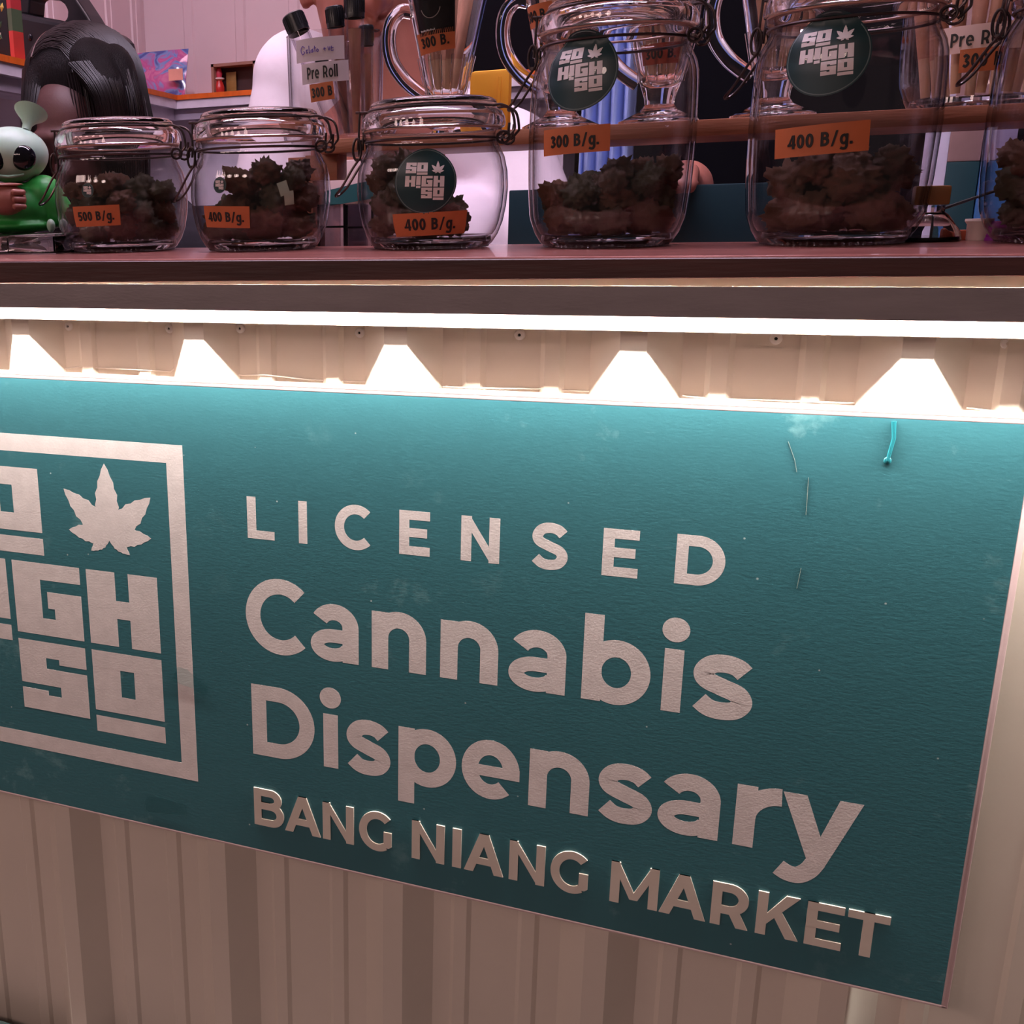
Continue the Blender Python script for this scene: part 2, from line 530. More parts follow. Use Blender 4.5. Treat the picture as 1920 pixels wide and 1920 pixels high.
def logo_parts():
    """(kind, shapes) for every piece of the logo"""
    dS, dzS = -.380, .536
    S1 = off(LG_S, .022 - .402 + .006, .536); dH = .028 - .664
    P = [('logo_letter', S1), ('logo_letter', o_ring(.286, .523, .709, .901)), ('logo_underline', [rect(.286, .523, .640, .691)]),
         ('logo_letter', off(LG_H, dH, 0)), ('logo_letter', [rect(.285, .380, .423, .615)]), ('logo_dot', [rect(.285, .380, .354, .404)]),
         ('logo_letter', off(LG_G, 0, 0)), ('logo_letter', off(LG_H, 0, 0)),
         ('logo_letter', off(LG_S, 0, 0)), ('logo_letter', o_ring(.664, .899, .173, .366)), ('logo_underline', [rect(.664, .899, .103, .155)]),
         ('logo_leaf', leaf_shapes())]
    return P


# ------------------------------------------------------------------ setting: ground, kiosk shell
g = MB().box(-4, 3, -4, 4, -0.05, 0).build('floor', mat('concrete_floor', (120, 105, 100), .8, 0, .15, 3, .2, 60))
struct(g, 'grey concrete floor of the market')

PITCH, RC = 0.1432, 0.0735       # ridge spacing, one ridge centre
RF, FLAT = 0.0205, 0.0370        # ridge front plane, flat plane
def sheet(name, prof, z0, z1, m, thick=0.0012):
    mb = MB(); n = len(prof)
    zs = [z0, z1]
    vs = [(x, y, z) for z in zs for (x, y) in prof] + [(x, y + thick, z) for z in zs for (x, y) in prof]
    fs = []
    for i in range(n - 1):
        fs += [[i, i + 1, n + i + 1, n + i], [2 * n + i, 3 * n + i, 3 * n + i + 1, 2 * n + i + 1], [i, 2 * n + i, 2 * n + i + 1, i + 1], [n + i, n + i + 1, 3 * n + i + 1, 3 * n + i]]
    fs += [[0, n, 3 * n, 2 * n], [n - 1, 3 * n - 1, 4 * n - 1, 2 * n - 1]]
    mb.add(vs, fs)
    return mb.build(name, m, smooth=False)


prof = []
k = -11
while RC + k * PITCH < 1.02:
    c = RC + k * PITCH
    prof += [(c - .0261, FLAT), (c - .0075, RF), (c + .0075, RF), (c + .0261, FLAT)]
    for o in (.0465, .0965 - .0015):   # two shallow swages on every flat
        prof += [(c + o - .0075, FLAT), (c + o - .0045, FLAT - .0022), (c + o + .0045, FLAT - .0022), (c + o + .0075, FLAT)]
    k += 1
struct(sheet('wall_front', prof, 0.0, 0.9585, PANEL), 'cream corrugated steel front of the kiosk below the counter')
base = MB().box(-1.5, 1.1, .012, .0200, 0.0, onY(0, 1913, .0200).z).build('baseboard_front', mat('dark_green_paint', (20, 40, 38), .6))
struct(base, 'dark green kick board along the foot of the kiosk')

CAULK = mat('caulk_white', (236, 226, 216), .5)
for ln in (((40, 676), (48, 680), (115, 692), (150, 688), (270, 693), (320, 697), (335, 686)), ((440, 702), (455, 704), (497, 702), (580, 712), (690, 716)), ((830, 725), (895, 727), (1000, 729), (1105, 734)), ((1280, 742), (1340, 748), (1430, 750), (1540, 753), (1605, 756)), ((1812, 765), (1900, 774))):
    q = [onY(x, y, FLAT - .0004) for x, y in ln]
    MB().tube([(v.x, FLAT - .0004 - (.0022 if abs(((v.x - RC) % PITCH) - .0465) < .007 or abs(((v.x - RC) % PITCH) - .095) < .007 else 0), v.z) for v in q], .0005, 6).build('caulk_bead', CAULK, bpy.data.objects['wall_front'])
# interior room
struct(MB().box(-2.2, 1.3, -.02, 2.4, 2.30, 2.36).build('ceiling', WALLM), 'pale ceiling inside the kiosk')
SH_Y = 1.6
def ridged(p0, p1, step=.055, depth=.006):
    p0 = Vector(p0); p1 = Vector(p1); d = (p1 - p0); L = d.length; d.normalize(); n = Vector((d.y, -d.x)); out = []
    x = 0; i = 0
    while x < L - step:
        o = depth if i % 3 == 2 else 0.0
        wd = step if i % 3 != 2 else step * .45
        out += [p0 + d * x + n * o, p0 + d * (x + wd - .004) + n * o]
        x += wd; i += 1
    out.append(p1)
    return [(v.x, v.y) for v in out]


WBX = Xat(752, 1.3, 1.86)
struct(sheet('wall_back', ridged((-1.43, 1.86), (WBX, 1.86)), 0, 2.3, WALLM, .02), 'pale panelled back wall behind the orange-edged shelf')
struct(sheet('wall_left', ridged((-1.27, .22), (-1.43, 1.86)), 0, 2.3, WALLM, -.02), 'pale panelled side wall with shelf')
struct(MB().box(WBX, 1.3, 1.86, 1.9, 0, 2.3).build('night_backdrop', NAVY), 'dark navy sheet standing in for the night opening at the back of the kiosk')  # dark sheet put where the back lies open to the night
struct(MB().box(1.1, 1.14, .05, 1.86, 0, 2.3).build('wall_right', NAVY), 'dark navy side wall of the kiosk')

# ------------------------------------------------------------------ fascia, LED strips, counter plank
XL, XR = -1.50, 1.10
struct(MB().box(XL, XR, -.0010, .0006, .9672, .9838, .0003).build('trim_1', FASCIA), 'grey-white pelmet strip between counter and light strip')
struct(MB().box(XL, XR, .0133, .0480, .9578, .9594).build('trim_2', PANEL), 'thin cream lip under the light strip')
struct(MB().box(XL, XR, .0142, .0480, .9594, .9900).build('trim_3', mat('white_reflector', (238, 232, 214), .5)), 'white channel behind the light strip')
LEDM = emit_mat('led_diffuser', (1.0, .97, .90), LED_STRENGTH)
t = thing('led_strip', 'glowing white light strip behind the grey pelmet', 'light strip', (0, .0045, .9749))
n = 72
MB().tube([(XL + .01 + (XR - XL - .02) * i / n, 0, 0) for i in range(n + 1)], .0011, 8).build('diffuser', LEDM, t)
MB().box(XL, XR, -.0030, .00292, .0014, .0030).build('leak_block', WHITEP, t)  # hidden bar added above the tube to block direct light going up
for x in (XL + .005, XR - .005):
    MB().box(x - .005, x + .005, -.0015, .0015, -.0015, .0014).build('end_cap', WHITEP, t)

# wooden counter plank, a little thinner towards the right
WOOD = mat('dark_counter_wood', (146, 90, 82), .28, 0, .3, 14, .15, 60, (.6, 7, 7), coat=.3)
zb = lambda x: .9865 + (x + .224) * .0085
mb = MB(); xs = [XL + (XR - XL) * i / 30 for i in range(31)]; vs = []; fs = []
secs = lambda x: [(0.0005, zb(x) + .001), (0.0, zb(x) + .002), (0.0, .9985), (.0006, .9996), (.0016, 1.0), (.1800, 1.0), (.1810, .999), (.1810, zb(x)), (.0015, zb(x))]
for x in xs: vs += [(x, y, z) for y, z in secs(x)]
for i in range(30):
    for j in range(9):
        a = i * 9 + j; b = i * 9 + (j + 1) % 9
        fs.append([a, b, b + 9, a + 9])
fs += [list(range(9)), [270 + j for j in range(9)]]
mb.add(vs, fs)
cpl = tag(mb.build('counter_plank', WOOD, smooth=False), 'brown wooden counter plank with dark front edge carrying the jars', 'counter')
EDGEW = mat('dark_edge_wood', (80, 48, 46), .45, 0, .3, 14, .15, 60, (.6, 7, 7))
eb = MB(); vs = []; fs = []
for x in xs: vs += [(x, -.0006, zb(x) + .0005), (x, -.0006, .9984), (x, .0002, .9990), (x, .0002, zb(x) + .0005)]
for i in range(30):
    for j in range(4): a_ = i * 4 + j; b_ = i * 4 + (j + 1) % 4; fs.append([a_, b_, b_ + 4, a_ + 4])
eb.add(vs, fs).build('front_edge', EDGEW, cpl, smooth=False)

# screw grommets on the corrugated front
for i, (px, py) in enumerate(((128, 612), (317, 616), (450, 616), (674, 624), (974, 628), (1455, 635), (1890, 644))):
    p = onY(px, py, FLAT - .001)
    t = thing('screw_grommet', 'small white screw grommet ' + ('above the leaf of the sign logo', 'above the corner of the logo frame', 'above the first letter of LICENSED', 'above the C of LICENSED', 'above the N of LICENSED', 'between the D of LICENSED and the dried drip', 'past the dried drip at the sign corner')[i], 'grommet', (p.x, FLAT, p.z), 0, 'screw grommets under the light strip')
    r90 = Matrix.Rotation(PI / 2, 4, 'X')
    MB().lathe([(.0009, .0008), (.0010, .0020), (.0028, .0015), (.0034, .0005), (.0034, 0), (.0009, 0)], 20, mtx=r90, closed=True).build('washer', mat('white_nylon', (232, 226, 222), .4), t)
    MB().lathe([(0, .0008), (.0010, .0006), (.0010, 0)], 12, mtx=r90).build('screw_head', mat('dark_screw', (24, 20, 18), .5), t)

# ------------------------------------------------------------------ sign
SX0, SX1, SZ0, SZ1 = -0.705, 0.1290, 0.5637, 0.9140
sign = thing('sign_board', 'teal shop sign with white lettering fixed to the corrugated front', 'sign', (0, 0, 0))
MB().box(SX0, SX1, SIGN_Y + .0004, RF, SZ0, SZ1).build('backing_board', mat('white_pvc', (226, 210, 206), .4), sign)


def sign_material():
    m = bpy.data.materials.new('sign_teal'); m.use_nodes = True; nt = m.node_tree; b = nt.nodes['Principled BSDF']
    tc = nt.nodes.new('ShaderNodeTexCoord')
    def nz(scale, detail, sc=(1, 1, 1), rough=.55):
        mp = nt.nodes.new('ShaderNodeMapping'); mp.inputs['Scale'].default_value = sc
        nt.links.new(tc.outputs['Object'], mp.inputs[0])
        n = nt.nodes.new('ShaderNodeTexNoise'); n.inputs['Scale'].default_value = scale; n.inputs['Detail'].default_value = detail; n.inputs['Roughness'].default_value = rough
        nt.links.new(mp.outputs[0], n.inputs['Vector']); return n.outputs['Fac']
    def ramp(v, a, b_, ca=0, cb=1):
        r = nt.nodes.new('ShaderNodeMapRange'); r.inputs[1].default_value = a; r.inputs[2].default_value = b_; r.inputs[3].default_value = ca; r.inputs[4].default_value = cb
        nt.links.new(v, r.inputs[0]); return r.outputs[0]
    def mix(f, c1, c2):
        x = nt.nodes.new('ShaderNodeMix'); x.data_type = 'RGBA'
        nt.links.new(f, x.inputs[0])
        for i, c in ((6, c1), (7, c2)):
            if isinstance(c, tuple): x.inputs[i].default_value = (*c, 1)
            else: nt.links.new(c, x.inputs[i])
        return x.outputs[2]
    def mul(a, c):
        x = nt.nodes.new('ShaderNodeMath'); x.operation = 'MULTIPLY'; nt.links.new(a, x.inputs[0])
        if isinstance(c, (int, float)): x.inputs[1].default_value = c
        else: nt.links.new(c, x.inputs[1])
        return x.outputs[0]
    base = mix(nz(9, 4), lin((50, 103, 112)), lin((57, 111, 119)))
    scuff = mul(ramp(nz(22, 8, (1, 1, 1), .7), .60, .78), ramp(nz(4, 2), .42, .56))
    base = mix(mul(scuff, .5), base, lin((150, 190, 190)))
    fine = mul(ramp(nz(90, 6, (.5, 1, 3), .7), .66, .80), .22)
    base = mix(fine, base, lin((140, 185, 188)))
    v = nt.nodes.new('ShaderNodeTexVoronoi'); v.inputs['Scale'].default_value = 42
    nt.links.new(tc.outputs['Object'], v.inputs['Vector'])
    specks = mul(ramp(v.outputs['Distance'], .034, .018), .6)
    base = mix(specks, base, lin((205, 215, 212)))
    nt.links.new(base, b.inputs['Base Color'])
    b.inputs['Roughness'].default_value = .42
    bp = nt.nodes.new('ShaderNodeBump'); bp.inputs['Strength'].default_value = .12; bp.inputs['Distance'].default_value = .0006
    nt.links.new(nz(420, 4, (.6, 1, 1.6)), bp.inputs['Height']); nt.links.new(bp.outputs[0], b.inputs['Normal'])
    return m


MB().box(SX0, SX1, SIGN_Y, SIGN_Y + .0004, SZ0, SZ1).build('printed_face', sign_material(), sign)
TRIM = mat('sign_edge_trim', (206, 176, 176), .3, 0, .04, 60)
MB().box(SX0, SX1 + .003, SIGN_Y, RF - .0002, SZ1, SZ1 + .0022, .0004).build('edge_trim', TRIM, sign)
MB().box(SX0, SX1 + .003, SIGN_Y + .0005, RF - .0002, SZ1 + .0022, SZ1 + .0052, .0004).build('edge_trim', TRIM, sign)
MB().box(SX0, SX1 + .003, SIGN_Y + .0002, RF - .0002, SZ0 - .0022, SZ0, .0004).build('edge_trim', TRIM, sign)
MB().box(SX1, SX1 + .0035, SIGN_Y + .0002, RF - .0002, SZ0 - .0022, SZ1 + .005, .0004).build('edge_trim', TRIM, sign)

smap = lambda u, v, d: Vector((u, SIGN_Y - d, v))


def sign_line(items, zbase, cap, w, thick, m, zc):
    for ch, a, b in items:
        z = zbase + zc * cap
        x0 = Xat(a, z, SIGN_Y); x1 = Xat(b, z, SIGN_Y)
        mb = MB(); shapes_mesh(mb, xf(glyph(ch, (x1 - x0) / cap, w), cap, cap, x0, zbase), smap, thick)
        mb.build('letter', m, sign, smooth=False, recalc=False)


sign_line([('L', 463.5, 514), ('I', 559.8, 575.7), ('C', 627.5, 695), ('E', 748.6, 806), ('N', 864.5, 937), ('S', 996, 1066), ('E', 1130, 1197.5), ('D', 1267, 1360)],
          .8095, .0300, .225, .00002, VINYL, .5)
sign_line([('C', 461, 573), ('a', 582.4, 672.3), ('n', 697, 799), ('n', 825.7, 934), ('a', 954, 1061.3), ('b', 1092, 1220), ('i', 1242.7, 1279), ('s', 1296, 1414)],
          .7262, .0544, .215, .00002, VINYL, .38)
sign_line([('D', 473.4, 590), ('i', 606.6, 633.8), ('s', 648, 733), ('p', 747, 855.6), ('e', 865, 975), ('n', 992, 1105), ('s', 1119, 1225), ('a', 1234.6, 1350), ('r', 1378, 1461.7), ('y', 1463, 1613)],
          .6438, .0550, .210, .00002, VINYL, .38)
sign_line([('B', 477.5, 532.8), ('A', 534.7, 601.6), ('N', 606, 664), ('G', 673.8, 734.7), ('N', 772.8, 833.8), ('I', 848.8, 865.3), ('A', 871, 945), ('N', 955.4, 1022), ('G', 1032.5, 1103),
           ('M', 1145, 1234.6), ('A', 1238, 1325), ('R', 1334, 1405), ('K', 1419, 1500), ('E', 1511, 1580), ('T', 1586.7, 1665)],
          .5856, .0300, .195, .0010, RAISED, .5)
for kind, shp in logo_parts():
    mb = MB(); shapes_mesh(mb, xf(shp, LOGO_H, LOGO_H, LOGO_X0, LOGO_Z0), smap, .00002)
    mb.build(kind, VINYL, sign, smooth=False, recalc=False)
fx0, fx1, fz0, fz1, fw = LOGO_X0 - .072 * LOGO_H, LOGO_X0 + LOGO_H, LOGO_Z0, LOGO_Z0 + LOGO_H, .0135
mb = MB(); shapes_mesh(mb, [rect(fx0, fx1, fz1 - fw, fz1), rect(fx0, fx1, fz0, fz0 + fw), rect(fx0, fx0 + fw, fz0, fz1), rect(fx1 - fw, fx1, fz0, fz1)], smap, .00002)
mb.build('logo_frame', VINYL, sign, smooth=False, recalc=False)
# torn tape remnants, a dried drip and a scratch line
TAPE = clear_mat('clear_tape', (.86, .93, .93), (.8, .9, .9), 1.35)
def patch(name, pts, m, d=.0005):
    mb = MB(); shapes_mesh(mb, [('poly', [Vector((p.x, p.z)) for p in (onY(x, y, SIGN_Y) for x, y in pts)])], smap, d)
    mb.build(name, m, sign, smooth=False, recalc=False)
patch('tape_remnant', ((322, 1274), (334, 1250), (352, 1256), (366, 1270), (388, 1286), (389, 1296), (380, 1305), (362, 1290), (333, 1280)), TAPE)
patch('tape_remnant', ((272, 1500), (276, 1493), (300, 1495), (348, 1510), (351, 1530), (335, 1528), (290, 1524), (274, 1520)), TAPE)
DRIP = mat('dried_teal_drip', (34, 104, 112), .25)
p0 = onY(1676, 790, SIGN_Y); p1 = onY(1676, 822, SIGN_Y); p2 = onY(1664, 864, SIGN_Y)
mb = MB()
mb.tube([(p0.x, SIGN_Y, p0.z), (p1.x, SIGN_Y, p1.z), (p2.x, SIGN_Y, p2.z)], [.0012, .0010, .0009], 8); mb.ellipsoid((p2.x, SIGN_Y, p2.z), (.0019, .0006, .0022), 14, 8)
mb.build('paint_drip', DRIP, sign)
for pts in (((1478, 828), (1490, 862), (1494, 885)), ((1516, 895), (1513, 940), (1511, 965)), ((1502, 1065), (1498, 1085), (1494, 1103))):
    q = [onY(x, y, SIGN_Y) for x, y in pts]
    MB().tube([(v.x, SIGN_Y - .0001, v.z) for v in q], .00012, 6).build('scratch', mat('scratch_tan', (110, 120, 112), .6), sign)

# ------------------------------------------------------------------ clip-top jars
JY = .137
BODY = [(0, .0035), (.020, .0032), (.033, .0012), (.0365, .0), (.0395, .0006), (.0425, .003), (.0462, .0088), (.0495, .0175), (.0515, .028), (.0525, .040), (.0518, .051),
        (.0495, .0605), (.0465, .0665), (.0452, .0690), (.0450, .0725), (.0462, .0738), (.0476, .0748), (.0478, .0775), (.0466, .0790)]
LID = [(.0405, .0792), (.0482, .0796), (.0492, .0806), (.0496, .0835), (.0488, .0900), (.0472, .0945), (.0440, .0968), (.0432, .0985), (.0436, .1005), (.0428, .1040),
       (.0405, .1062), (.0370, .1072), (.020, .1068), (0, .1066), (0, .1015), (.034, .1010), (.0375, .0985), (.0400, .0900)]
LID = [(r, .0792 + (z - .0792) * .72) for r, z in LID]


def stretch(z, tall):
    if not tall: return z
    t = min(1, max(0, (z - .022) / .032))
    return z + .053 * t


def body_r(z, tall, P=BODY):
    for i in range(4, len(P) - 1):
        z0 = stretch(P[i][1], tall); z1 = stretch(P[i + 1][1], tall)
        if z0 <= z <= z1: return P[i][0] + (P[i + 1][0] - P[i][0]) * (z - z0) / max(1e-6, z1 - z0)
    return .0525


def body_profile(tall):
    import bisect
    o = []
    for i in range(len(BODY) - 1):       # refine so that the stretched wall stays smooth
        (r0, z0), (r1, z1) = BODY[i], BODY[i + 1]
        for k in range(3):
            o.append((r0 + (r1 - r0) * k / 3, z0 + (z1 - z0) * k / 3))
    o.append(BODY[-1])
    return [(r, stretch(z, tall)) for r, z in o]


JAR_MESH = {}


def jar_meshes(tall):
    if tall in JAR_MESH: return JAR_MESH[tall]
    out = body_profile(tall)
    top = out[-1][1]
    inner = [(.0440, top), (.0428, top - .003), (.0426, stretch(.0690, tall))]
    for r, z in reversed(out):
        if z < stretch(.0665, tall) and z > .010: inner.append((r - .0026, z))
    inner += [(.0425, .0085), (.036, .0068), (.02, .0072), (0, .0075)]
    dz = stretch(.08, tall) - .08
    b = MB().lathe(out + inner, 72).build('glass_body', JARB, weld=True)
    gb = MB().lathe([(0, .0040), (.0330, .0016), (.0362, .0004), (.0392, .0012), (.0420, .0042), (.0415, .0080), (.036, .0066), (.02, .0070), (0, .0073)], 72).build('glass_base', GLASS, weld=True)
    l = MB().lathe([(r, z + dz) for r, z in LID], 72, closed=True).build('lid', GLASS, weld=True)
    gk = MB().lathe([(.0415, .0786 + dz), (.0470, .0786 + dz), (.0474, .0795 + dz), (.0415, .0795 + dz)], 60, closed=True).build('gasket', mat('clear_rubber', (196, 150, 130), .4, 0, .05), weld=True)
    # serrated glass ring moulded round the foot
    fr = MB()
    for k in range(64):
        a = 2 * PI * k / 64
        fr.ellipsoid((.0398 * math.cos(a), .0398 * math.sin(a), .0016), (.0008, .0011, .0012), 6, 5, Matrix.Rotation(a, 3, 'Z'))
    fr = fr.build('foot_ridge', GLASS)
    w = .0009
    ring = lambda r, z, n=48, a0=0, a1=360: [(r * math.cos(math.radians(a0 + (a1 - a0) * i / n)), r * math.sin(math.radians(a0 + (a1 - a0) * i / n)), z) for i in range(n + 1)]
    zn = .0722 + dz
    nw = MB().tube(ring(.0462, zn)[:-1], w, 8, True).build('neck_wire', WIRE)
    # lid wire round the groove with its hinge arms on +X
    lw = MB(); zl = .0926 + dz
    lw.tube(ring(.0442, zl, 40, 14, 346), w, 8)
    for s in (1, -1):
        a = math.radians(14)
        p = Vector((.0442 * math.cos(a), s * .0442 * math.sin(a), zl))
        lw.tube(crom3([p, p + Vector((.006, 0, .0002)), Vector((.0555, s * .0095, zl - .004)), Vector((.0578, s * .0095, zl - .014)), Vector((.0560, s * .0095, zn + .003)), Vector((.0520, s * .0095, zn - .001))]), w, 8)
    lw = lw.build('lid_wire', WIRE)
    # hinge coil fixed to the neck wire
    hg = MB()
    for s in (1, -1):
        hg.tube([(.0505 + .0042 * math.cos(t), s * (.0095 + .0006 * t / 6.28), zn + .0038 * math.sin(t)) for t in [i * 2 * PI / 12 for i in range(19)]], w, 8)
        hg.tube([(.0535, s * .0095, zn + .001), (.0542, s * .0095, zn + .009)], w, 8)
    hg.tube([(.050, -.0125, zn), (.050, .0125, zn)], w, 8)
    hg = hg.build('hinge', WIRE)
    # latch on -X: pull wires from the lid, loops at the neck, swinging lever
    lt = MB()
    lt.tube([(-.0445, .006, zl), (-.0535, .006, zl + .0004)], w, 8)
    lt.tube([(-.0445, -.006, zl), (-.0535, -.006, zl + .0004)], w, 8)
    for s in (1, -1):
        lt.tube([(-.0505, s * .006, zl + .001), (-.0512, s * .006, zn + .008), (-.0520, s * .006, zn - .004)], w, 8)
        lt.tube([(-.0522 + .0030 * math.cos(t), s * .0075, zn - .004 + .0075 * math.sin(t)) for t in [i * 2 * PI / 16 for i in range(16)]], w, 8, True)
    lt.tube([(-.0522, -.0085, zn - .0105), (-.0522, .0085, zn - .0105)], w, 8)
    lt = lt.build('latch_wire', WIRE)
    lv = MB()
    for s in (1, -1):
        lv.tube(crom3([(-.0505, s * .0075, zn - .0100), (-.0560, s * .0072, zn - .0170), (-.0640, s * .0065, zn - .0290), (-.0690, s * .0045, zn - .0340), (-.0705, 0, zn - .0352)]), w, 8)
    lv = lv.build('latch_lever', WIRE)
    meshes = [(o.name.split('.')[0], o.data) for o in (b, l, gk, fr, nw, lw, hg, lt, lv, gb)]
    for o in (b, l, gk, fr, nw, lw, hg, lt, lv, gb): bpy.data.objects.remove(o)
    JAR_MESH[tall] = meshes
    return meshes


def crom3(p, n=5):
    p = [Vector(q) for q in p]
    P = [p[0] * 2 - p[1]] + p + [p[-1] * 2 - p[-2]]
    out = []
    for i in range(1, len(P) - 2):
        a, b, c, d = P[i - 1], P[i], P[i + 1], P[i + 2]
        for k in range(n):
            t = k / n
            out.append(0.5 * ((2 * b) + (c - a) * t + (2 * a - 5 * b + 4 * c - d) * t * t + (3 * b - a - 3 * c + d) * t ** 3))
    out.append(p[-1])
    return out


def hit_cyl(px, py, cx, cyy, r, back=False):
    d = ray(px, py); ox = CPOS.x - cx; oy = CPOS.y - cyy
    A = d.x ** 2 + d.y ** 2; B = 2 * (ox * d.x + oy * d.y); C_ = ox * ox + oy * oy - r * r
    disc = max(0, B * B - 4 * A * C_)
    t = (-B + (1 if back else -1) * math.sqrt(disc)) / (2 * A)
    p = CPOS + d * t
    return math.atan2(p.x - cx, -(p.y - cyy)), p.z


def surf(rad, th0, z0, tilt=0.0, pos=(0, 0)):
    """map label coordinates on to a surface of revolution with radius rad(z); th measured from -Y"""
    ct, st = math.cos(tilt), math.sin(tilt)
    def f(u, v, d):
        uu = u * ct - v * st; vv = u * st + v * ct
        z = z0 + vv; r = rad(z) + .00025 + d; th = th0 + uu / rad(z0)
        return Vector((pos[0] + r * math.sin(th), pos[1] - r * math.cos(th), z))
    return f


def rect_label(parent, mp, w, h, m, name='price_label'):
    mb = MB(); n = 24; k = 6; vs = []; fs = []
    for j in range(k + 1):
        for i in range(n + 1): vs.append(mp(-w / 2 + w * i / n, -h / 2 + h * j / k, 0))
    for j in range(k):
        for i in range(n): a = j * (n + 1) + i; fs.append([a, a + 1, a + n + 2, a + n + 1])
    return mb.add(vs, fs).build(name, m, parent, recalc=False)


def price_label(parent, mp, w, h, txt, m=ORANGE, cap=.5, wt=.19, ink=INK, shift=0.0):
    lab = rect_label(parent, mp, w, h, m)
    sh, tw = text_shapes(txt, h * cap, wt)
    k = min(1.0, w * .86 / tw)
    mb = MB(); shapes_mesh(mb, xf(sh, k, 1, -tw * k / 2 + shift, -h * cap / 2), mp, .0004)
    mb.build('lettering', ink, lab, smooth=False, recalc=False)
    return lab


def round_sticker(parent, mp, r):
    mb = MB(); vs = [mp(0, 0, 0)]; fs = []; n = 40; K = 6
    for j in range(1, K + 1):
        for i in range(n): vs.append(mp(r * j / K * math.cos(2 * PI * i / n), r * j / K * math.sin(2 * PI * i / n), 0))
    for i in range(n): fs.append([0, 1 + i, 1 + (i + 1) % n])
    for j in range(K - 1):
        for i in range(n): a = 1 + j * n + i; b = 1 + j * n + (i + 1) % n; fs.append([a, b, b + n, a + n])
    st = mb.add(vs, fs).build('round_sticker', TEALST, parent, recalc=False)
    mb = MB(); shapes_mesh(mb, [ribbon([(r * .955 * math.cos(2 * PI * i / 48), r * .955 * math.sin(2 * PI * i / 48)) for i in range(48)], r * .025, True)], mp, .00008)
    mb.build('sticker_ring', mat('sticker_ring_print', (96, 112, 112), .5), st, smooth=False, recalc=False)
    S = r * 1.42; shp = []
    for kd, q in logo_parts(): shp += q
    mb = MB(); shapes_mesh(mb, xf(shp, S, S, -S * .475, -S * .5), mp, .00022)
    mb.build('sticker_logo', STWHITE, st, smooth=False, recalc=False)
    return st


BUD_COL = [mat('bud_brown', (132, 106, 90), .85, 0, .75, 260, 1.0, 500), mat('bud_olive', (112, 102, 80), .85, 0, .75, 240, 1.0, 500), mat('bud_rust', (142, 100, 78), .85, 0, .75, 240, 1.0, 500)]
BUD_ME = []
for v in range(9):
    bm = bmesh.new(); bmesh.ops.create_icosphere(bm, subdivisions=4, radius=1.0)
    off_ = Vector((v * 7.3, v * 3.1, v * 1.7)); el = (1.0, .80 + .05 * (v % 3), .72 + .07 * (v % 4))
    for q in bm.verts:
        p = q.co.normalized()
        d = .86 + .40 * noise.noise(p * 1.9 + off_) + .46 * abs(noise.noise(p * 4.0 + off_)) - .10 + .40 * abs(noise.noise(p * 8.0 - off_)) + .16 * noise.noise(p * 15 + off_)
        q.co = Vector((p.x * el[0], p.y * el[1], p.z * el[2])) * d
    mxl = max(q.co.length for q in bm.verts)
    for q in bm.verts: q.co *= 1.16 / mxl
    me = bpy.data.meshes.new('dried_bud'); bm.to_mesh(me); bm.free()
    me.polygons.foreach_set('use_smooth', [True] * len(me.polygons))
    me.materials.append(BUD_COL[v % 3]); BUD_ME.append(me)


def fill_buds(cx, cyy, n, zmax, label, group, rmin=.008, rmax=.013, lean=None, seed=1, tall=False, variants=range(9)):
    rnd = random.Random(seed); placed = []
    for i in range(n):
        r = rnd.uniform(rmin, rmax); best = None
        for _ in range(90):
            a = rnd.uniform(0, 2 * PI); rr = (.0485 - r) * math.sqrt(rnd.random())
            x, y = rr * math.cos(a), rr * math.sin(a)
            z = .0078 + r * .74
            for _k in range(30):
                hit = False
                for (qx, qy, qz, qr) in placed:
                    md = (r + qr) * .74
                    dd = (x - qx) ** 2 + (y - qy) ** 2
                    if dd < md * md:
                        need = qz + math.sqrt(md * md - dd) * .9
                        if z < need - 1e-5 and (qz - z) ** 2 + dd < md * md: z = need; hit = True
                if not hit: break
            wall = body_r(z, tall) - .003 - r * 1.04
            if math.hypot(x, y) > wall: continue
            cost = z - (lean(x, y) if lean else 0)
            if best is None or cost < best[0]: best = (cost, x, y, z)
        if best is None or best[3] + r > zmax: continue
        _, x, y, z = best
        placed.append((x, y, z, r))
        o = bpy.data.objects.new('dried_bud', BUD_ME[rnd.choice(list(variants))])
        col.objects.link(o)
        o.location = (cx + x, cyy + y, 1.0 + z); o.scale = (r,) * 3
        o.rotation_euler = (rnd.uniform(-.5, .5), rnd.uniform(-.5, .5), rnd.uniform(0, 6.28))
        tag(o, label, 'bud', group)


def make_jar(px, tall, label, extra=0.0):
    X = onY(px, 400, JY).x
    rz = math.atan2(-X, JY - CPOS.y) + extra
    t = thing('storage_jar', label, 'jar', (X, JY, 1.0), rz)
    for nm, me in jar_meshes(tall):
        o = bpy.data.objects.new(nm, me); col.objects.link(o); o.parent = t
    return t, X, rz


def jar_map(X, rz, tall, px, py, tilt=0.0, back=False):
    th, z = hit_cyl(px, py, X, JY, .0515, back)
    return surf(lambda q: body_r(q, tall), th - rz, z - 1.0, tilt)


def small_side(x, y): return 0.0


J1, X1, R1 = make_jar(230, False, 'small clip-top glass jar priced 500 B/g. on the counter', -.36)
price_label(J1, jar_map(X1, R1, False, 178, 405, .02), .039, .0150, '500 B/g.', cap=.44)
round_sticker(J1, jar_map(X1, R1, False, 165, 357), .0052)
fill_buds(X1, JY, 46, .066, 'dried green-brown bud inside the jar priced 500 B/g.', 'buds in the 500 B/g. jar', .0105, .016, None, 3)

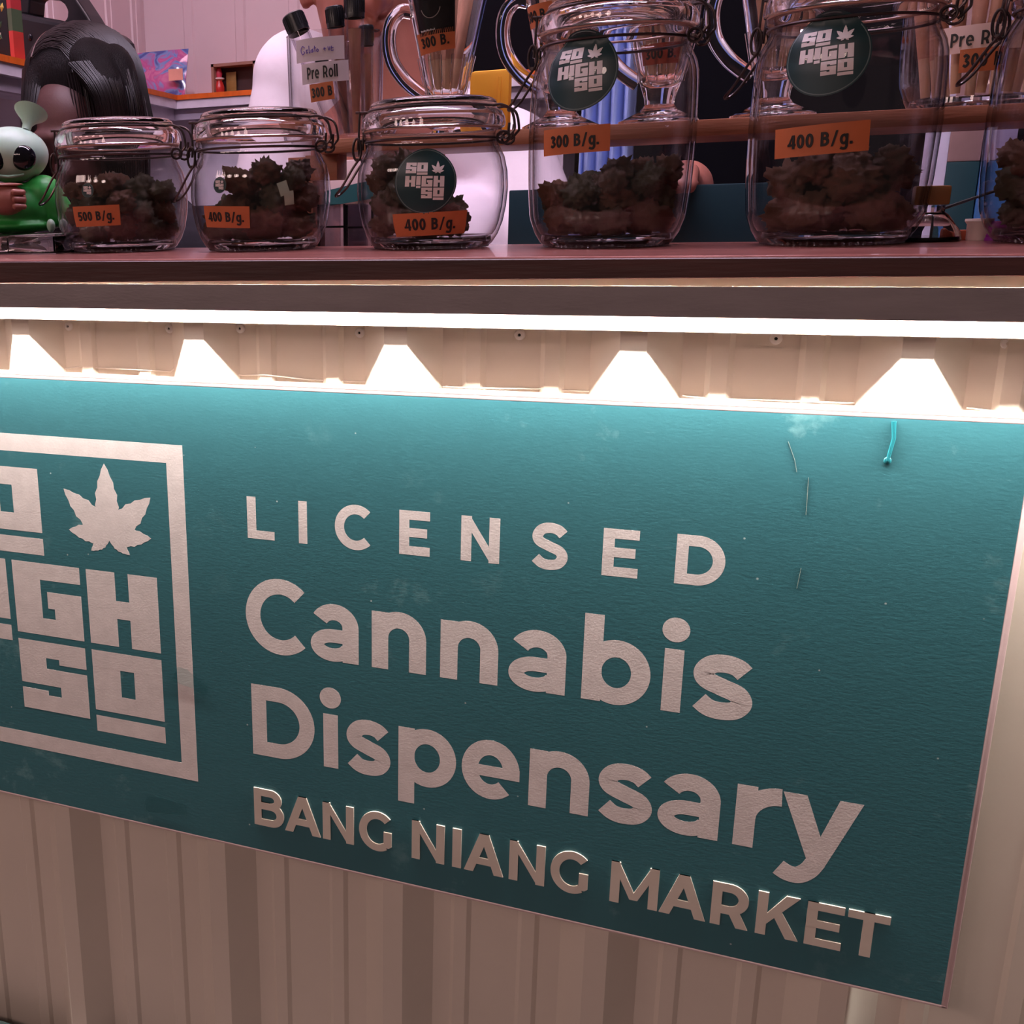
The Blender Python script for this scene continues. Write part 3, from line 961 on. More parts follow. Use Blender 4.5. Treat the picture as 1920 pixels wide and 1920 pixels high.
J2, X2, R2 = make_jar(490, False, 'small clip-top glass jar with tiny round sticker priced 400 B/g.', -.34)
price_label(J2, jar_map(X2, R2, False, 420, 407, -.03), .039, .0150, '400 B/g.', cap=.44)
round_sticker(J2, jar_map(X2, R2, False, 413, 347), .0056)
fill_buds(X2, JY, 44, .070, 'dried dark bud inside the 400 B/g. jar with the tiny sticker', 'buds in the 400 B/g. jar with tiny sticker', .0105, .016, lambda x, y: x * .75, 12)
for px, py, a in ((534, 353, .3), (545, 371, .1)):
    mp = surf(lambda q: body_r(q, False) - .0035, hit_cyl(px, py, X2, JY, .0515)[0] - R2, hit_cyl(px, py, X2, JY, .0515)[1] - 1.0, a)
    rect_label(J2, mp, .0075, .0095, mat('pale_green_paper', (178, 196, 168), .6), 'paper_scrap')

J3, X3, R3 = make_jar(809, False, 'small clip-top glass jar with large round sticker priced 400 B/g.', -.22)
price_label(J3, jar_map(X3, R3, False, 805, 420, .03), .050, .0150, '400 B/g.', cap=.50)
round_sticker(J3, jar_map(X3, R3, False, 797, 340, -.03), .0208)
fill_buds(X3, JY, 48, .073, 'dried brown bud inside the small jar with the large round sticker', 'buds in the small jar with large sticker', .0105, .016, lambda x, y: -x * 1.0, 21)

J4, X4, R4 = make_jar(1138, True, 'tall clip-top glass jar priced 300 B/g. with round sticker', -.28)
price_label(J4, jar_map(X4, R4, True, 1075, 263, .03), .046, .0158, '300 B/g.', cap=.46)
round_sticker(J4, jar_map(X4, R4, True, 1085, 132, .06), .0235)
fill_buds(X4, JY, 40, .059, 'dried frilly brown bud inside the tall jar priced 300 B/g.', 'buds in the tall 300 B/g. jar', .0095, .0155, lambda x, y: x * .25, 33, True)

J5, X5, R5 = make_jar(1562, True, 'tall clip-top glass jar of fuzzy rust-brown buds priced 400 B/g.', -.22)
price_label(J5, jar_map(X5, R5, True, 1535, 262, .05), .052, .0165, '400 B/g.', cap=.46)
round_sticker(J5, jar_map(X5, R5, True, 1549, 100, .06), .0228)
fill_buds(X5, JY, 40, .066, 'dried fuzzy rust-brown bud inside the tall jar priced 400 B/g.', 'buds in the tall 400 B/g. jar', .012, .018, lambda x, y: x * .2, 41, True, (2, 5, 8, 0))

J6, X6, R6 = make_jar(2026, True, 'tall unpriced clip-top glass jar at the end of the row', -.10)
fill_buds(X6, JY, 40, .068, 'dried brown bud inside the tall jar without a price label', 'buds in the unpriced tall jar', .0115, .017, None, 52, True, (2, 5, 8, 1))

# ------------------------------------------------------------------ lamps: kiosk ceiling, added unseen fill lamps over the market aisle
t = thing('ceiling_lamp', 'long pink-white lamp on the kiosk ceiling', 'lamp', (-.55, .85, 2.30))
MB().box(-.55, .55, -.14, .14, -.03, 0, .004).build('housing', WHITEP, t)
MB().box(-.53, .53, -.125, .125, -.036, -.0305).build('diffuser', emit_mat('lamp_diffuser', (1.0, .66, .80), ROOM_LAMP), t)
t = thing('ceiling_lamp', 'lilac-white lamp on the ceiling above the row of jars', 'lamp', (-.40, .20, 2.30))
MB().box(-.75, .75, -.07, .07, -.03, 0, .004).build('housing', WHITEP, t)
MB().box(-.73, .73, -.06, .06, -.036, -.0305).build('diffuser', emit_mat('lamp_diffuser_front', (.92, .76, 1.0), FRONT_LAMP), t)
FILL_MAT = emit_mat('fill_lamp_glow', (1.0, .70, .64), FILL_LAMP)  # globes added out of view for ambient light and highlights on the jars
for i, (x, y, z) in enumerate(((-3.2, -1.9, 2.3), (-2.7, -2.3, 2.35), (-2.0, -2.6, 2.3), (-1.3, -2.8, 2.35), (-.5, -2.9, 2.3))):
    t = thing('fill_lamp', 'glowing round fill lamp added out of view over the market aisle', 'fill_lamp', (x, y, z), 0, 'added fill lamps over the aisle')
    MB().ellipsoid((0, 0, 0), (.19, .19, .18), 24, 16).build('shade', FILL_MAT, t)
    MB().lathe([(0, .2), (.05, .2), (.05, .175), (0, .175)], 16).build('cap', BLACKP, t)
    MB().tube([(0, 0, .19), (0, 0, .7)], .004, 6).build('cord', BLACKP, t)

# ------------------------------------------------------------------ inner bench and raised wooden shelf
SHZ = 1.0852
tag(MB().box(-1.05, 1.05, .20, .58, .935, .965, .002).build('inner_bench', mat('bench_laminate', (120, 84, 76), .5, 0, .15, 12, .1, 60)), 'brown laminate bench behind the counter plank', 'bench')
t = thing('raised_shelf', 'brown wooden raised shelf behind the jars', 'shelf', (0, 0, 0))
xs0 = Xat(590, 1.08, .28)
MB().box(xs0, .55, .28, .405, 1.0735, SHZ, .0008).build('shelf_board', SHELFW, t)
bx = Xat(632, 1.06, .30)
MB().box(bx - .030, bx, .300, .325, 1.052, 1.0735, .0006).build('shelf_bracket', SHELFW, t)
lx = Xat(572, 1.03, .34)
for x in (lx, .50):
    MB().box(x - .012, x + .012, .33, .36, .965, 1.0735, .0006).build('shelf_leg', SHELFW, t)

# ------------------------------------------------------------------ footed glass mugs
MUGG = glass_mat('mug_glass', (.97, .97, .98))
MUGP = [(0, .006), (.020, .0045), (.0295, .0012), (.0305, .0), (.0312, .0015), (.0308, .0040), (.024, .0072), (.0145, .0115), (.0112, .0160), (.0118, .0210), (.0150, .0300), (.0182, .0400), (.0255, .0750), (.0330, .1100), (.0365, .1320),
        (.0372, .1345), (.0360, .1350), (.0345, .1320), (.0310, .1100), (.0235, .0750), (.0162, .0430), (.0120, .0340), (.006, .0300), (0, .0295)]
_m = MB().lathe(MUGP, 48).build('glass_bowl', MUGG, weld=True)
MUG_ME = [('glass_bowl', _m.data)]
bpy.data.objects.remove(_m)
hp = [(-.0300, 0, .1010), (-.0385, 0, .1020), (-.0465, 0, .0940), (-.0490, 0, .0790), (-.0455, 0, .0620), (-.0360, 0, .0480), (-.0260, 0, .0390), (-.0172, 0, .0330)]
hp = crom3(hp, 6)
_m = MB().tube(hp, [.0060] * len(hp), 14).build('handle', MUGG)
MUG_ME.append(('handle', _m.data)); bpy.data.objects.remove(_m)
fl = MB()
for k in range(14):
    a = 2 * PI * k / 14
    fl.tube([(.0166 * math.cos(a), .0166 * math.sin(a), .033), (.0235 * math.cos(a), .0235 * math.sin(a), .064)], [.0010, .0012], 6)
_m = fl.build('flute', MUGG)
MUG_ME.append(('flute', _m.data)); bpy.data.objects.remove(_m)


def mug_r(z):
    P = MUGP[5:15]
    for i in range(len(P) - 1):
        if P[i][1] <= z <= P[i + 1][1]: return P[i][0] + (P[i + 1][0] - P[i][0]) * (z - P[i][1]) / (P[i + 1][1] - P[i][1])
    return .036


MUGY = .335


def make_mug(px, py, label):
    X = onY(px, py, MUGY).x; rz = math.atan2(-X, MUGY - CPOS.y)
    t = thing('footed_mug', label, 'mug', (X, MUGY, SHZ), rz)
    for nm, me in MUG_ME:
        o = bpy.data.objects.new(nm, me); col.objects.link(o); o.parent = t
    return t, X, rz


def mug_map(X, rz, px, py, tilt=0):
    _, z0 = hit_cyl(px, py, X, MUGY, .028); r = mug_r(z0 - SHZ)
    th, z = hit_cyl(px, py, X, MUGY, r)
    return surf(mug_r, th - rz, z - SHZ, tilt)


M1, MX1, MR1 = make_mug(838, 60, 'footed glass mug with black card and 300 B. label')
price_label(M1, mug_map(MX1, MR1, 813, 77, .10), .036, .0165, '300 B.', cap=.48)
mp = mug_map(MX1, MR1, 812, 26, .06)
cardl = rect_label(M1, mp, .036, .030, mat('black_card', (16, 15, 17), .25), 'black_card')
mb = MB(); shapes_mesh(mb, [ribbon(arcp(-.002, .006, .0085, .0085, 190, 350, 24), .0005)], mp, .0003)
mb.build('card_ring', mat('card_ring_print', (150, 140, 135), .4), cardl, smooth=False, recalc=False)
mb = MB(); shapes_mesh(mb, [rect(-.015 + i * .0012, -.0142 + i * .0012, -.0118, -.0105 - (i % 3) * .0003) for i in range(13)], mp, .0003)
mb.build('card_print', mat('card_print_white', (190, 185, 185), .5), cardl, smooth=False, recalc=False)
M2, MX2, MR2 = make_mug(1058, 60, 'footed glass mug beside the tall jar priced 300 B/g.')
price_label(M2, mug_map(MX2, MR2, 1004, 30, .03), .034, .0165, '300 B.', cap=.48)
M3, MX3, MR3 = make_mug(1245, 60, 'footed glass mug behind the tall jar priced 300 B/g.')
price_label(M3, mug_map(MX3, MR3, 1238, 100, .03), .030, .0150, '300 B.', cap=.48, m=mat('rust_label_paper', (150, 66, 46), .55))
M4, MX4, MR4 = make_mug(1462, 60, 'footed glass mug behind the tall jar of fuzzy buds')

CONEW = mat('brown_cone_paper', (178, 130, 104), .7, 0, .15, 60)
FILT = mat('cone_filter_paper', (196, 160, 128), .7)


def cone(px_pos, tilt, yaw, L, label, group, scale=1.0):
    t = thing('pre_roll_cone', label, 'pre-roll', px_pos, 0, group)
    t.rotation_euler = (tilt, 0, yaw)
    MB().tube([(0, 0, 0), (0, 0, L * .28)], [.0028 * scale, .0032 * scale], 12).build('filter_tip', FILT, t)
    MB().tube([(0, 0, L * .28), (0, 0, L * .93), (0, 0, L)], [.0033 * scale, .0052 * scale, .0018 * scale], 12).build('rolled_cone', CONEW, t)


for MX, nm in ((MX1, 'the mug with the black card'), (MX2, 'the mug beside the tall 300 B/g. jar'), (MX3, 'the mug behind the tall 300 B/g. jar'), (MX4, 'the mug behind the tall jar of fuzzy buds')):
    for k in range(6):
        a = k * PI / 3
        cone((MX + .0068 * math.cos(a), MUGY + .0068 * math.sin(a), SHZ + .0375), .15, a - PI / 2 + PI, .088, 'brown pre-rolled cone standing in ' + nm, 'cones in ' + nm)

# ------------------------------------------------------------------ acrylic cup of vials
CY_ = .335
cx_ = onY(629, 150, CY_).x
cup = thing('acrylic_cup', 'round clear acrylic cup labelled Pre Roll on the raised shelf', 'cup', (cx_, CY_, SHZ), 0)
MB().lathe([(0, 0), (.0400, 0), (.0410, .001), (.0428, .0880), (.0432, .0890), (.0420, .0895), (.0408, .0880), (.0392, .0040), (0, .0040)], 64).build('cup_wall', CUPW, cup, weld=True)
crad = lambda z: .0410 + .0018 * z / .088
def cup_map(px, py, tilt=0):
    th, z = hit_cyl(px, py, cx_, CY_, .042)
    return surf(crad, th, z - SHZ, tilt)
GREYP = mat('translucent_label', (196, 182, 186), .5)
mp = cup_map(607, 135, .04)
lb = rect_label(cup, mp, .043, .0165, GREYP, 'name_label')
sh, tw = text_shapes('Pre Roll', .0095, .17, .11)
mb = MB(); shapes_mesh(mb, xf(sh, .0275 / tw, 1, -.0155, -.0045), mp, .0003); mb.build('lettering', INK, lb, smooth=False, recalc=False)
price_label(cup, cup_map(603, 172, .10), .0215, .0145, '300 B', cap=.55)
mp = cup_map(596, 92, .02)
lb = rect_label(cup, mp, .046, .0185, GREYP, 'name_label')
PEN = mat('purple_pen', (92, 70, 150), .6)
mb = MB(); hw = []
for pts in ([(-.0125, .0022), (-.0150, .0035), (-.0168, .0005), (-.0150, -.0030), (-.0128, -.0015), (-.0140, -.0005)], [(-.0115, -.0005), (-.0098, .0004), (-.0108, -.0022), (-.0090, -.0018)], [(-.0082, .0034), (-.0078, -.0022), (-.0068, -.0020)], [(-.0048, .0002), (-.0064, -.0010), (-.0050, -.0022), (-.0044, .0002), (-.0040, -.0022)],
            [(-.0028, .0028), (-.0024, -.0022)], [(-.0036, .0010), (-.0014, .0012)], [(-.0002, .0002), (-.0010, -.0012), (.0000, -.0022), (.0008, -.0008), (-.0002, .0002)],
            [(.0058, .0010), (.0066, -.0020)], [(.0050, -.0006), (.0074, .0000)], [(.0090, .0012), (.0100, -.0018), (.0108, .0012)], [(.0122, .0016), (.0118, -.0020), (.0140, -.0018)], [(.0120, .0000), (.0138, .0002)]):
    hw.append(ribbon(crom(pts, 4), .0006))
shapes_mesh(mb, hw, mp, .0003); mb.build('handwriting', PEN, lb, smooth=False, recalc=False)


def vial(p, tiltv, L, r, label, capc=BLACKP, filled=True):
    """p: base, tiltv: direction of the axis"""
    t = thing('cone_vial', label, 'vial', p)
    d = Vector(tiltv).normalized()
    t.rotation_mode = 'QUATERNION'; t.rotation_quaternion = Vector((0, 0, 1)).rotation_difference(d)
    MB().lathe([(0, 0), (r * .9, 0), (r, .001), (r, L), (r * .86, L), (r * .86, .0015), (0, .0015)], 24).build('tube', VIALG, t)
    c = MB().lathe([(0, L + .016), (r * 1.02, L + .016), (r * 1.12, L + .015), (r * 1.12, L - .001), (r * 1.03, L - .001), (r * 1.03, L + .013), (0, L + .013)], 28).build('cap', capc, t)
    mb = MB()
    for k in range(28):
        a = 2 * PI * k / 28
        mb.box(r * 1.1, r * 1.16, -.0003, .0003, L + .003, L + .014, mtx=Matrix.Rotation(a, 4, 'Z'))
    mb.build('cap_rib', capc, c, smooth=False)
    if filled:
        MB().tube([(0, 0, .002), (0, 0, L * .3), (0, 0, L * .9)], [.003, .0035, r * .72], 14).build('rolled_cone', CONEW, t)
    return t


def vial_from_px(top, bot, r, label, Ytop=None, Ybot=None, filled=True):
    zb = SHZ + .0045
    pt = onY(top[0], top[1], Ytop or CY_); pb = onY(bot[0], bot[1], Ybot or CY_)
    d = (pt - pb).normalized()
    L0 = (pt.z - zb) / d.z
    base = pt - d * L0
    base.z = zb + r * math.sqrt(max(0, 1 - d.z ** 2))
    vial(base, d, L0 - .016, r, label, filled=filled)


vial_from_px((548, 36), (630, 240), .0090, 'clear vial with black cap leaning out over the white shirt', .345, .345, False)
vial_from_px((626, 14), (650, 245), .0070, 'short clear vial with flat grey-topped black cap', .325, .330)
vial_from_px((664, -6), (668, 240), .0078, 'tall upright clear vial holding a brown cone', .318, .318)
vial_from_px((686, 48), (690, 240), .0060, 'thin clear vial with black cap half hidden behind the tall vial', .355, .355)
vial_from_px((600, 110), (655, 245), .0048, 'thin empty glass tube lying diagonally in the cup', .312, .322, False)

# ------------------------------------------------------------------ large jar of pre-rolls standing on the raised shelf
BJX, BJY = onY(1835, 120, .342).x, .342
bj = thing('storage_jar', 'large clear jar of pre-rolled cones labelled Pre Roll on the raised shelf', 'jar', (BJX, BJY, SHZ), 0)
for nm, me in jar_meshes(True)[:2] + jar_meshes(True)[3:5] + jar_meshes(True)[9:]:
    o = bpy.data.objects.new(nm, me); col.objects.link(o); o.parent = bj
def bj_map(px, py, tilt=0):
    th, z = hit_cyl(px, py, BJX, BJY, .0515)
    return surf(lambda q: body_r(q, True), th, z - SHZ, tilt)
mp = bj_map(1838, 70, .03)
lb = rect_label(bj, mp, .050, .0175, mat('pink_label', (206, 176, 166), .5), 'name_label')
sh, tw = text_shapes('Pre Roll', .0088, .17, .11)
mb = MB(); shapes_mesh(mb, xf(sh, .0335 / tw, 1, -.0175, -.0045), mp, .0003); mb.build('lettering', INK, lb, smooth=False, recalc=False)
price_label(bj, bj_map(1842, 111, .02), .0270, .0150, '300 B', cap=.58)
rnd = random.Random(5)
for k in range(12):
    a = k * 2 * PI / 12
    rr = .026 if k % 2 else .031
    cone((BJX + rr * math.cos(a), BJY + rr * math.sin(a), SHZ + .0105), .10 + .12 * rnd.random(), a + PI / 2 + rnd.uniform(-.5, .5), .098, 'brown pre-rolled cone in the large jar on the raised shelf', 'cones in the large jar', 1.15)

# ------------------------------------------------------------------ wall shelf with the orange edge
SZT = 1.2668
Lc = onZ(333, 178, SZT); Lc = Vector((-1.209, SH_Y, SZT))
L0 = Vector((-1.100, .78, SZT))
Bk = Vector((-.36, SH_Y, SZT))
dL = (Lc - L0).normalized(); nL = Vector((dL.y, -dL.x, 0))
ORE = mat('orange_edge_band', (222, 104, 30), .4, 0, .12, 25, .05, 80, (3, 3, 1))
WB = mat('white_shelf_board', (226, 218, 228), .45)
t = thing('corner_shelf', 'white L-shaped wall shelf with bright orange edging', 'shelf', (0, 0, 0))


def slab(pts, z0, z1):
    n = len(pts)
    return MB().add([(p[0], p[1], z0) for p in pts] + [(p[0], p[1], z1) for p in pts], [list(range(n))[::-1], list(range(n, 2 * n))] + [[i, (i + 1) % n, n + (i + 1) % n, n + i] for i in range(n)])


wl = lambda y: -1.27 + (y - .22) / 1.64 * (-.16) + .008      # face of the side wall
slab([(L0.x - .002, L0.y), (Lc.x - .002, Lc.y + .002), (Bk.x, Bk.y + .002), (Bk.x, 1.85), (wl(1.85), 1.85), (wl(L0.y), L0.y)], SZT - .010, SZT).build('shelf_top', ORE, t, smooth=False)
slab([(L0.x - .006, L0.y), (Lc.x - .006, Lc.y + .006), (Bk.x, Bk.y + .006), (Bk.x, 1.85), (wl(1.85), 1.85), (wl(L0.y), L0.y)], SZT - .028, SZT - .0101).build('shelf_board', WB, t, smooth=False)
e0 = Vector((L0.x - .02, L0.y, 0)); e1 = Vector((Lc.x - .02, Lc.y + .02, 0)); e2 = Vector((Bk.x, Bk.y + .02, 0))
slab([(e0.x, e0.y), (e1.x, e1.y), (e2.x, e2.y), (e2.x, e2.y + .014), (e1.x - .014, e1.y + .014), (e0.x - .014, e0.y)], SZT - .05, SZT - .0281).build('apron', mat('lilac_grey_apron', (190, 178, 192), .5), t, smooth=False)

# panel ridges / cabinet front below the shelf
t = thing('wall_cabinet', 'pale grey cabinet front below the orange-edged shelf', 'cabinet', (0, 0, 0))
MB().box(-1.40, -.40, 1.70, 1.84, 0, SZT - .03).build('body', WB, t, smooth=False)
for i in range(5):
    MB().box(-1.22 + i * .16, -1.22 + i * .16 + .15, 1.69, 1.70, .9, SZT - .055, .002).build('door', WB, t)

# black speaker case with a handle
cs = thing('speaker_case', 'black moulded speaker case with top handle on the corner shelf', 'speaker', (0, 0, 0))
cY = 1.05
def cp(px, py): p = onY(px, py, cY); return (p.x, p.z)
outl = [cp(*q) for q in ((-60, 100), (-60, 10), (22, 20), (60, 28), (105, 36), (150, 46), (170, 52), (181, 66), (186, 84), (182, 112), (170, 135))]
outl = [(x, max(z, SZT)) for x, z in outl]
outl[0] = (outl[0][0], SZT); outl[-1] = (outl[-1][0], SZT)
def extr(pts, y0, y1, name, m, parent, bev=.004):
    n = len(pts)
    mb = MB().add([(x, y0, z) for x, z in pts] + [(x, y1, z) for x, z in pts], [list(range(n)), list(range(n, 2 * n))[::-1]] + [[i, n + i, n + (i + 1) % n, (i + 1) % n] for i in range(n)])
    o = mb.build(name, m, parent, smooth=False)
    if bev:
        b = o.modifiers.new('bevel', 'BEVEL'); b.width = bev; b.segments = 3; b.limit_method = 'ANGLE'
    return o
extr(outl, cY, cY + .13, 'case_body', BLACKP, cs, .010)
hpts = [cp(*q) for q in ((96, 36), (158, 50), (140, 20), (124, -4), (112, -22), (95, -34), (40, -40), (0, -34), (-8, 20), (30, 22), (32, -8), (40, -14), (85, -8), (98, 2), (104, 14), (103, 28))]
extr(hpts, cY + .035, cY + .085, 'carry_handle', BLACKP, cs, .006)
p = onY(57, 70, cY)
MB().ellipsoid((p.x, cY - .001, p.z), (.004, .003, .006), 14, 8).build('button', mat('glossy_black', (30, 30, 36), .1), cs)

# boxed picture at the shelf end
px = thing('printed_box', 'black box with green leafy print and red-green striped edge', 'box', (0, 0, 0))
bY = .93
a = onY(-40, 30, bY); b = onY(13, 30, bY); c = onY(21, 30, bY)
MB().box(a.x, b.x, bY, bY + .03, SZT, SZT + .16, .001).build('box_body', mat('black_print', (18, 18, 20), .35), px)
for i, (z0, z1, cc) in enumerate(((0, .045, (190, 60, 52)), (.045, .078, (74, 92, 66)), (.078, .115, (176, 52, 56)), (.115, .16, (96, 34, 40)))):
    MB().box(b.x + .0002, c.x, bY + .001, bY + .029, SZT + z0, SZT + z1).build('edge_stripe', mat('stripe_%d' % i, cc, .4), px)
rn = random.Random(3)
for i in range(16):
    x = a.x + .006 + rn.random() * (b.x - a.x - .014); z = SZT + .022 + rn.random() * .12
    an = rn.uniform(-.9, .9); L = rn.uniform(.010, .02)
    q = [(x + math.sin(an) * L * t_, bY - .0004, z + math.cos(an) * L * t_) for t_ in (0, .5, 1)]
    MB().tube(q, [.0006, .0034, .0004], 6).build('leaf_print', mat('leaf_print_%d' % (i % 3), ((64, 92, 66), (200, 176, 84), (196, 190, 176))[i % 3], .5), px)

# glossy pouch with abstract colours and a price tag
pY = SH_Y + .09
pc = thing('plastic_pouch', 'glossy pink and blue plastic pouch leaning on the back wall shelf', 'pouch', (0, 0, 0))
A = onY(240, 168, pY); B_ = onY(345, 168, pY); zt = onY(290, 94, pY).z
def pouch_mat():
    m = bpy.data.materials.new('pouch_print'); m.use_nodes = True; nt = m.node_tree; b = nt.nodes['Principled BSDF']
    tc = nt.nodes.new('ShaderNodeTexCoord'); n = nt.nodes.new('ShaderNodeTexNoise'); n.inputs['Scale'].default_value = 26; n.inputs['Detail'].default_value = 2; n.inputs['Distortion'].default_value = 1.2
    nt.links.new(tc.outputs['Object'], n.inputs['Vector']); r = nt.nodes.new('ShaderNodeValToRGB'); cr = r.color_ramp
    cols = [(.0, (60, 50, 110)), (.36, (78, 92, 160)), (.46, (120, 150, 205)), (.54, (190, 90, 150)), (.62, (206, 120, 165)), (.75, (120, 40, 70))]
    cr.elements[0].position = 0; cr.elements[0].color = (*lin(cols[0][1]), 1); cr.elements[1].position = 1; cr.elements[1].color = (*lin(cols[-1][1]), 1)
    for p_, c_ in cols[1:-1]: e = cr.elements.new(p_); e.color = (*lin(c_), 1)
    nt.links.new(n.outputs['Fac'], r.inputs['Fac']); nt.links.new(r.outputs['Color'], b.inputs['Base Color']); b.inputs['Roughness'].default_value = .12; b.inputs['Coat Weight'].default_value = .6
    return m
mb = MB(); n, k = 14, 10; vs = []; fs = []
for sgn in (-1, 1):
    for j in range(k + 1):
        for i in range(n + 1):
            u = i / n; v = j / k
            th = .018 * (math.sin(PI * u) * math.sin(PI * min(1, v * .96 + .02))) ** .5 + .003 * noise.noise(Vector((u * 5, v * 5, sgn)))
            vs.append((A.x + (B_.x - A.x) * u, pY + .03 * v + sgn * max(.0005, th), SZT + .001 + (zt - SZT) * v))
for s_ in range(2):
    o_ = s_ * (n + 1) * (k + 1)
    for j in range(k):
        for i in range(n): q = o_ + j * (n + 1) + i; fs.append([q, q + 1, q + n + 2, q + n + 1])
mb.add(vs, fs).build('pouch_body', pouch_mat(), pc)
p = onY(329, 140, pY - .02)
MB().box(p.x - .017, p.x + .018, pY - .021, pY - .019, p.z - .012, p.z + .012, mtx=None).build('price_tag', mat('peach_tag', (226, 170, 150), .5), pc)

# shadow-box frame with a little bottle and a gold card
fY = SH_Y + .06
fr = thing('shadow_box', 'dark shadow-box frame holding a small red bottle and gold card', 'frame', (0, 0, 0))
a = onY(397, 165, fY); b = onY(480, 165, fY); zt = onY(435, 117, fY).z
FRM = mat('frame_wood_pale', (150, 110, 92), .5); FBK = mat('frame_backing', (74, 46, 44), .6)
MB().box(a.x, b.x, fY + .04, fY + .045, SZT, zt).build('backing', FBK, fr)
for bx_ in ((a.x, a.x + .006, SZT, zt), (b.x - .006, b.x, SZT, zt), (a.x, b.x, zt - .006, zt), (a.x, b.x, SZT, SZT + .004)):
    MB().box(bx_[0], bx_[1], fY, fY + .04, bx_[2], bx_[3]).build('frame_side', FRM, fr)
bt = thing('sauce_bottle', 'tiny red bottle with pink cap inside the shadow-box frame', 'bottle', (onY(411, 160, fY + .02).x, fY + .02, SZT + .004))
MB().lathe([(0, 0), (.010, 0), (.0115, .003), (.0115, .014), (.009, .022), (.006, .028), (.0055, .036)], 18).build('bottle_body', mat('red_glaze', (186, 44, 40), .25), bt)
MB().lathe([(.0068, .0275), (.012, .0300), (.012, .0325), (.006, .0340)], 18).build('collar', mat('white_collar', (220, 200, 196), .5), bt)
MB().lathe([(.006, .034), (.008, .042), (.005, .052), (.0022, .058), (0, .059)], 16).build('cap', mat('pink_cap', (206, 60, 84), .35), bt)
gc = onY(434, 150, fY + .03)
MB().box(gc.x - .012, gc.x + .012, fY + .028, fY + .031, SZT + .004, SZT + .048, .0006).build('gold_card', mat('gold_card', (150, 118, 62), .4, .3, .2, 80), fr)

# ------------------------------------------------------------------ clear tray and green alien figurine
TY0, TY1 = .088, .178
tr = thing('acrylic_tray', 'low clear acrylic tray under the green figurine', 'tray', (0, 0, 1.0))
tx1 = Xat(104, 1.006, TY0); tx0 = tx1 - .125
for bx_ in ((tx0, tx1, TY0, TY1, 0, .0018), (tx0, tx1, TY0, TY0 + .0022, .0018, .0135), (tx0, tx1, TY1 - .0022, TY1, .0018, .0135), (tx1 - .0022, tx1, TY0, TY1, .0018, .0135), (tx0, tx0 + .0022, TY0, TY1, .0018, .0135), (tx1 - .047, tx1 - .045, TY0 + .0022, TY1 - .0022, .0018, .0125), (tx0, tx1, TY0, TY1, .0136, .0150)):
    MB().box(*bx_, .0004).build('tray_panel', GLASS, tr)

AG = mat('mint_silicone', (176, 204, 184), .45, 0, .04, 30, sss=.1)
AG2 = mat('green_silicone', (44, 150, 62), .45, 0, .08, 30, sss=.1)
AY = .140
ac = onY(22, 300, AY)
AZ = 1.0152
al = thing('alien_figurine', 'green alien figurine with black eyes and funnel ear on clear tray', 'figurine', (ac.x, AY, AZ), math.atan2(-ac.x, AY - CPOS.y) - .12)
hz = ac.z - AZ
mb = MB()
mb.ellipsoid((0, 0, hz + .004), (.0305, .0270, .0222), 40, 24)
hd = mb.build('head', AG, al)
for dx in (-.0118, .0122):
    MB().ellipsoid((dx, -.0222, hz + .0005), (.0102, .0066, .0100), 24, 16, Matrix.Rotation(.18 if dx > 0 else -.18, 3, 'Y')).build('eye', mat('gloss_black_eye', (10, 9, 16), .08), hd)
MB().tube([(-.012, -.0262, hz - .0125), (0, -.0275, hz - .0140), (.012, -.0262, hz - .0125)], [.0008, .0012, .0008], 8).build('mouth', mat('green_lip', (120, 150, 128), .5), hd)
ear = MB()
mt = Matrix.Rotation(-.55, 4, 'X') @ Matrix.Rotation(.25, 4, 'Y')
ear.lathe([(.0035, 0), (.0040, .006), (.0070, .011), (.0125, .0165), (.0140, .0185), (.0132, .0188), (.0105, .0165), (.0050, .0110), (.0, .0090)], 32, c=(.0135, -.002, hz + .0225), mtx=mt)
ear.build('funnel_ear', AG, al)
mb = MB()
mb.ellipsoid((0, .002, .0200), (.0400, .0270, .0215), 36, 20)
mb.capsule((.024, -.004, .0300), (.0370, -.008, .0160), .0165, .0120)
mb.capsule((-.024, -.004, .0300), (-.0370, -.008, .0160), .0165, .0120)
mb.ellipsoid((0, 0, .006), (.0385, .028, .0060), 30, 12)
bd = mb.build('robe', AG2, al)
r_ = bd.modifiers.new('fuse', 'REMESH'); r_.mode = 'VOXEL'; r_.voxel_size = .0016; r_.use_smooth_shade = True
sm = bd.modifiers.new('soften', 'SMOOTH'); sm.iterations = 4
for dx in (.030, .040):
    MB().ellipsoid((dx, -.0225, .0055), (.0035, .006, .0054), 14, 10).build('toe', AG, al)
hand = MB()
hand.ellipsoid((-.004, -.0270, .0270), (.0165, .0105, .0125), 24, 14)
for i in range(3):
    z = .0325 - i * .0055
    hand.capsule((.004, -.0355, z), (.0105, -.0330, z - .0004), .0026, .0024, 12)
hand.ellipsoid((-.004, -.027, .0385), (.0150, .0095, .0016), 20, 8)
hd2 = hand.build('clasped_hands', mat('brown_resin', (150, 92, 80), .45, 0, .1, 40), al)

# ------------------------------------------------------------------ people
def fuse(mb, name, m, parent, voxel, smooth=6):
    o = mb.build(name, m, parent)
    r = o.modifiers.new('fuse', 'REMESH'); r.mode = 'VOXEL'; r.voxel_size = voxel; r.use_smooth_shade = True
    s_ = o.modifiers.new('soften', 'SMOOTH'); s_.iterations = smooth; s_.factor = .5
    return o


